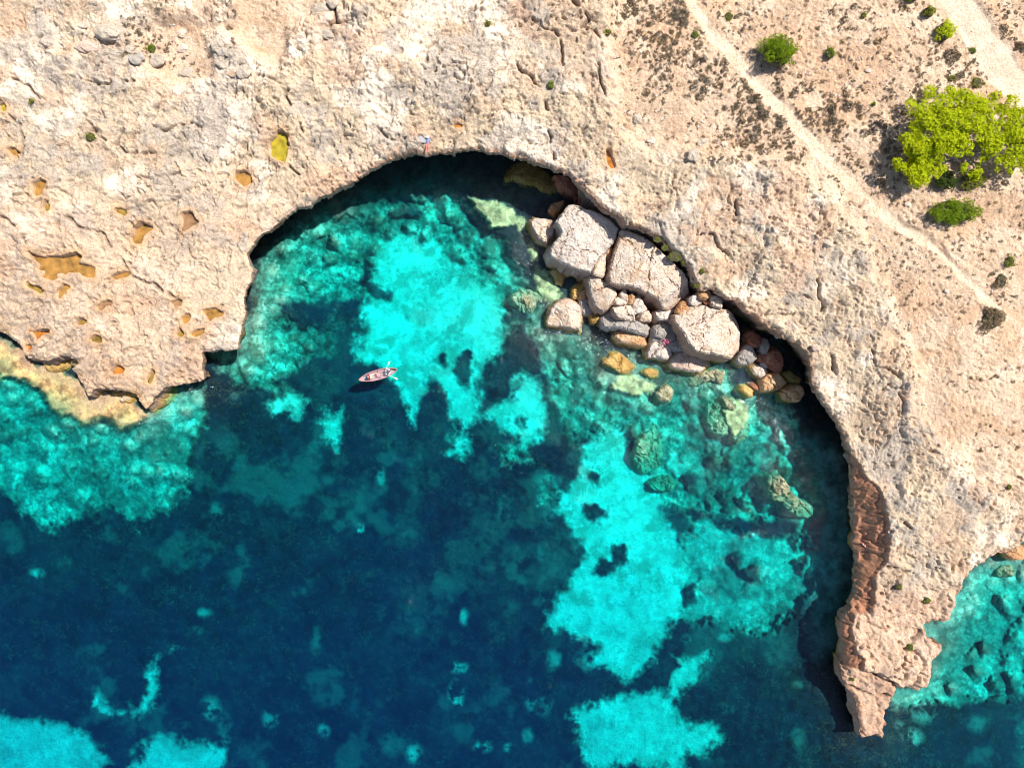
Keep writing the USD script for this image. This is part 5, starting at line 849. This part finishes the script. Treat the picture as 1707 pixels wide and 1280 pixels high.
for sgn in (1, -1):
    put('gunwale', tube([(LB * x, sgn * (half(x) - .01), sh + .01) for x, sh in zip(u, shear)], np.full(49, .035), 6), RIM, boat, smooth=True)
for x in (-1.05, .15, 1.05): t = trimesh.creation.box((.22, 2 * half(x / LB) - .06, .035)); t.apply_translation((x, 0, .24)); put('seat', t, SEAT, boat)
for x in np.linspace(-1.7, 1.7, 9): put('rib', tube([(x, half(x / LB) * a * .93, .30 * b + .02 if b > 0 else b + .05) for a, b in prof] + [(x, -half(x / LB) * a * .93, .30 * b + .02 if b > 0 else b + .05) for a, b in prof[-2::-1]], np.full(11, .014), 5), RIM, boat, smooth=True)
dk = [(x, y * (half(x / LB) - .05), .36 + .1 * abs(x / LB) - .05 * abs(y)) for x in np.linspace(-2.22, -1.75, 6) for y in (-1, -.5, 0, .5, 1)]; put('bow_deck', loft(np.array(dk).reshape(6, 5, 3)), RIM, boat, smooth=True)
for sgn in (1, -1): t = trimesh.creation.torus(.045, .012, 10, 6); t.apply_transform(trimesh.transformations.rotation_matrix(math.pi / 2, (1, 0, 0))); t.apply_translation((1.12, sgn * (half(.49) - .01), .46)); put('oarlock', t, SEAT, boat, smooth=True)
Rz = trimesh.transformations.rotation_matrix(math.radians(BR), (0, 0, 1))
def inboat(p): return (Rz[:3, :3] @ np.asarray(p, float)) + [BX, BY, BZ]
for sgn, lb, tipx in ((1, 'white oar lifted on the upper side of the rowing boat', 1.38), (-1, 'white oar trailing on the lower side of the rowing boat', 1.62)):
    a, b = np.array([.98, sgn * .26, .58]), np.array([tipx, sgn * .80, .25]); o = thing('oar', inboat((0, 0, 0)), BR, label=lb, cat='oar', group='oars of the rowing boat')
    put('shaft', tube(np.linspace(a - (b - a) * .12, b, 6), [.026, .026, .024, .024, .024, .022], 8), OAR, o, smooth=True)
    d = (b - a) / np.linalg.norm(b - a); s_ = np.cross(d, [0, 0, 1]); s_ /= np.linalg.norm(s_); n_ = np.cross(s_, d)
    bl = [[b + d * t * .48 + s_ * y * (.03 + .06 * math.sin(min(t * 1.25, 1) * 1.6)) + n_ * (.02 * (1 - y * y) + z) for y, z in ((-1, 0), (-.5, .006), (0, .01), (.5, .006), (1, 0), (.5, -.008), (0, -.012), (-.5, -.008))] for t in np.linspace(0, 1, 7)]; put('blade', loft(bl, True), OAR, o, smooth=True)
c = trimesh.creation.icosphere(3, 1.0); c.vertices = np.sign(c.vertices) * np.abs(c.vertices) ** .6 * [.30, .19, .13] * (1 + .2 * (vnoise(c.vertices[:, 0] * 4, c.vertices[:, 1] * 4, 9)[:, None] - .5))
k = thing('bag', inboat((-1.52, -.02, .22)), BR, label='grey blue bag lying in the pointed left end of the boat', cat='bag'); put('bag_body', c, COVER, k, smooth=True); put('strap', tube([(-.2, -.1, .10), (-.1, -.02, .2), (.08, .04, .21), (.2, .1, .1)], np.full(4, .018), 6), DARK, k, smooth=True)
sit = dict(pelvis=(0, 0, .36), chest=(-.10, 0, .76), neck=(-.10, 0, .92), head=(-.07, 0, 1.06), face=(1, 0, -.25), shoL=(-.10, .19, .86), shoR=(-.10, -.19, .86), kneL=(.42, .14, .42), kneR=(.40, -.15, .44), ankL=(.72, .12, .08), ankR=(.70, -.12, .08), footL=(.2, .02, .02), footR=(.2, -.02, .02))
person('person', 'blond person in a dark red top sitting in the left half of the boat', inboat((-1.02, .02, -.04)), BR, dict(sit, elbL=(.02, .30, .62), elbR=(.02, -.30, .62), wriL=(.24, .22, .52), wriR=(.24, -.22, .52), handL=(1, -.1, -.3), handR=(1, .1, -.3)), [('top', ('torso', 'sleeves'), REDC), ('shorts', ('hips', 'thighs'), WHITE)], True, BLOND, None)
person('person', 'dark haired person in a white shirt rowing at the right end of the boat', inboat((1.30, 0, -.04)), BR + 180, dict(sit, pelvis=(.05, 0, .36), chest=(-.12, 0, .72), neck=(-.17, 0, .87), head=(-.18, 0, 1.01), shoL=(-.14, .19, .82), shoR=(-.14, -.19, .82), elbL=(.12, .33, .66), elbR=(.12, -.33, .66), wriL=(.30, .30, .60), wriR=(.30, -.30, .60), handL=(.6, -.5, -.1), handR=(.6, .5, -.1), kneL=(.48, .14, .42), kneR=(.46, -.15, .42), ankL=(.82, .12, .1), ankR=(.80, -.12, .1)), [('shirt', ('torso', 'sleeves'), WHITE), ('trousers', ('hips', 'thighs', 'shins'), GREY)], True, HAIR, None)
t = trimesh.creation.icosphere(3, 1.0); t.vertices = t.vertices * [.22, .26, .05] + np.c_[np.zeros(len(t.vertices)), np.zeros(len(t.vertices)), .08 * vnoise(t.vertices[:, 0] * 4, t.vertices[:, 1] * 4, 5)]
tw = trimesh.Trimesh(t.vertices, t.faces); tw.apply_transform(Rz); put('towel', (tw.vertices + inboat((-.05, -.02, .27)), tw.faces), RIM, smooth=True, label='pale pink towel crumpled on the middle seat of the boat', cat='towel')

# person resting on the cliff edge
gp = ground(716, 249) + [0, 0, .10]
zz = ground(np.array([716, 719, 714, 709, 720]), np.array([249, 259, 238, 240, 240]))[:, 2] - gp[2]
J = dict(pelvis=(0, 0, .10), chest=(-.34, 0, .34), neck=(-.46, 0, .46), head=(-.53, 0, .58), face=(.8, 0, -.2), shoL=(-.40, .19, .40), shoR=(-.40, -.19, .40), elbL=(-.52, .27, .20), elbR=(-.54, -.28, .20), wriL=(-.56, .30, max(zz[2], -.1) + .05), wriR=(-.60, -.30, max(zz[3], -.1) + .05), handL=(-1, .2, -.05), handR=(-1, -.2, -.05),
         kneL=(.42, .10, .26), kneR=(.44, -.09, .14), ankL=(.80, .09, .08), ankR=(.86, -.10, .06), footL=(.12, .03, .16), footR=(.12, -.03, .16))
pp, hd, up_, fc = person('person', 'person in blue and white leaning back on the cliff edge, legs towards the bay', gp, -97, J, [('top', ('torso', 'sleeves'), BLUE), ('trousers', ('hips', 'thighs', 'shins'), SALMON)], True, HAIR, None)
brim = trimesh.creation.cylinder(.17, .02, sections=24); crown_ = trimesh.creation.icosphere(2, .115); hat = trimesh.util.concatenate([brim, crown_]); ang_ = math.atan2(up_[0], up_[2]); hat.apply_transform(trimesh.transformations.rotation_matrix(ang_, (0, 1, 0))); hat.apply_translation(hd + up_ * .07); put('hat', hat, WHITE, pp, smooth=40)
g = ground(706.5, 242)
nx_, ny_ = np.meshgrid(np.linspace(-.42, .42, 15), np.linspace(-.36, .36, 13)); tz = .05 + .05 * fbm(nx_, ny_, .3, 3, 7) - .02 * np.abs(nx_); gxy = np.c_[nx_.ravel(), ny_.ravel()]; sheet = np.c_[gxy + g[:2], g[2] + .10 + tz.ravel()]
fs = grid_tris(13, 15)[:, ::-1]; lo = sheet - [0, 0, .06]; put('blanket', (np.vstack([sheet, lo]), np.vstack([fs, fs[:, ::-1] + len(sheet)])), GREY, smooth=False, label='grey blanket spread on the rock beside the person at the cliff edge', cat='blanket')
# pink cloth on the pale boulder, scraps on the red ledge
rg = np.random.default_rng(31); cl = []
c0 = at(1110, 570, 2.15)
for k in range(7):
    a = rg.uniform(0, 6.28, 1)[0]; p0 = c0 + np.array([rg.uniform(-.35, .35), rg.uniform(-.35, .35), .02]); th = np.linspace(0, rg.uniform(2.5, 5), 9); rr = rg.uniform(.10, .24)
    cl.append(tube(np.c_[p0[0] + rr * np.cos(th + a), p0[1] + rr * np.sin(th + a), p0[2] + .10 * np.sin(th * 1.3) + .06], np.full(9, .055), 6))
k = thing('cloth', (0, 0, 0), label='twisted pink and magenta cloth left on the rounded pale boulder', cat='cloth'); put('pink_fold', join(cl[:3]), RIM, k, smooth=True); put('magenta_fold', join(cl[3:]), MAG, k, smooth=True)
for px, py, lb in ((1445.5, 910, 'left pale flip flop on the red cliff ledge'), (1448.5, 913, 'right pale flip flop on the red cliff ledge')):
    g = ground(px, py); th = np.linspace(0, 2 * np.pi, 20)[:-1]; o = np.c_[.07 * np.cos(th) * (1 + .25 * np.sin(th)), .17 * np.sin(th)]
    from shapely.geometry import Polygon
    s_ = trimesh.creation.extrude_polygon(Polygon(o), .035, engine='earcut'); q = thing('flip_flop', g + [0, 0, .1], 25, label=lb, cat='sandal', group='pair of pale sandals on the ledge'); put('sole', s_, RIM, q); put('strap', tube([(-.06, .02, .035), (-.03, .06, .075), (0, .1, .04), (.03, .06, .075), (.06, .02, .035)], np.full(5, .012), 5), WHITE, q, smooth=True)
# white flecks where the swell touches the rocks
rg = np.random.default_rng(61); fx, fy = [], []
for cx, cy, rx, ry, k in ((945, 552, 34, 7, 90), (1010, 572, 40, 14, 90), (1060, 598, 30, 12, 50), (900, 505, 24, 12, 40), (1310, 700, 16, 26, 80), (1180, 635, 50, 16, 60), (880, 430, 14, 40, 40), (1250, 670, 30, 14, 40), (1670, 925, 26, 14, 50), (330, 650, 20, 6, 24), (240, 700, 40, 8, 40)):
    fx.append(cx + rx * rg.normal(size=k) * .6); fy.append(cy + ry * rg.normal(size=k) * .6)
fx, fy = np.concatenate(fx), np.concatenate(fy); fp = at(fx, fy, .012); th = np.linspace(0, 2 * np.pi, 8)[:-1]
fleck = []
for k in range(3):
    r_ = rg.uniform(.5, 1.1, 7); ring = np.c_[r_ * np.cos(th), r_ * np.sin(th) * .6, np.zeros(7)]; fleck.append((np.vstack([[[0, 0, .15]], ring]), np.array([(0, i + 1, (i + 1) % 7 + 1) for i in range(7)])))
M('foam', {'p': ('principled_bsdf', {'base_color': (.8, .8, .8), 'roughness': .6})}, [], 'p.BSDF')
scatter('foam', fleck, ['/World/Looks/foam'] * 3, fp, .025 + .07 * rg.random(len(fp)) ** 2, rg, 'white flecks of foam where the water laps the rocks')
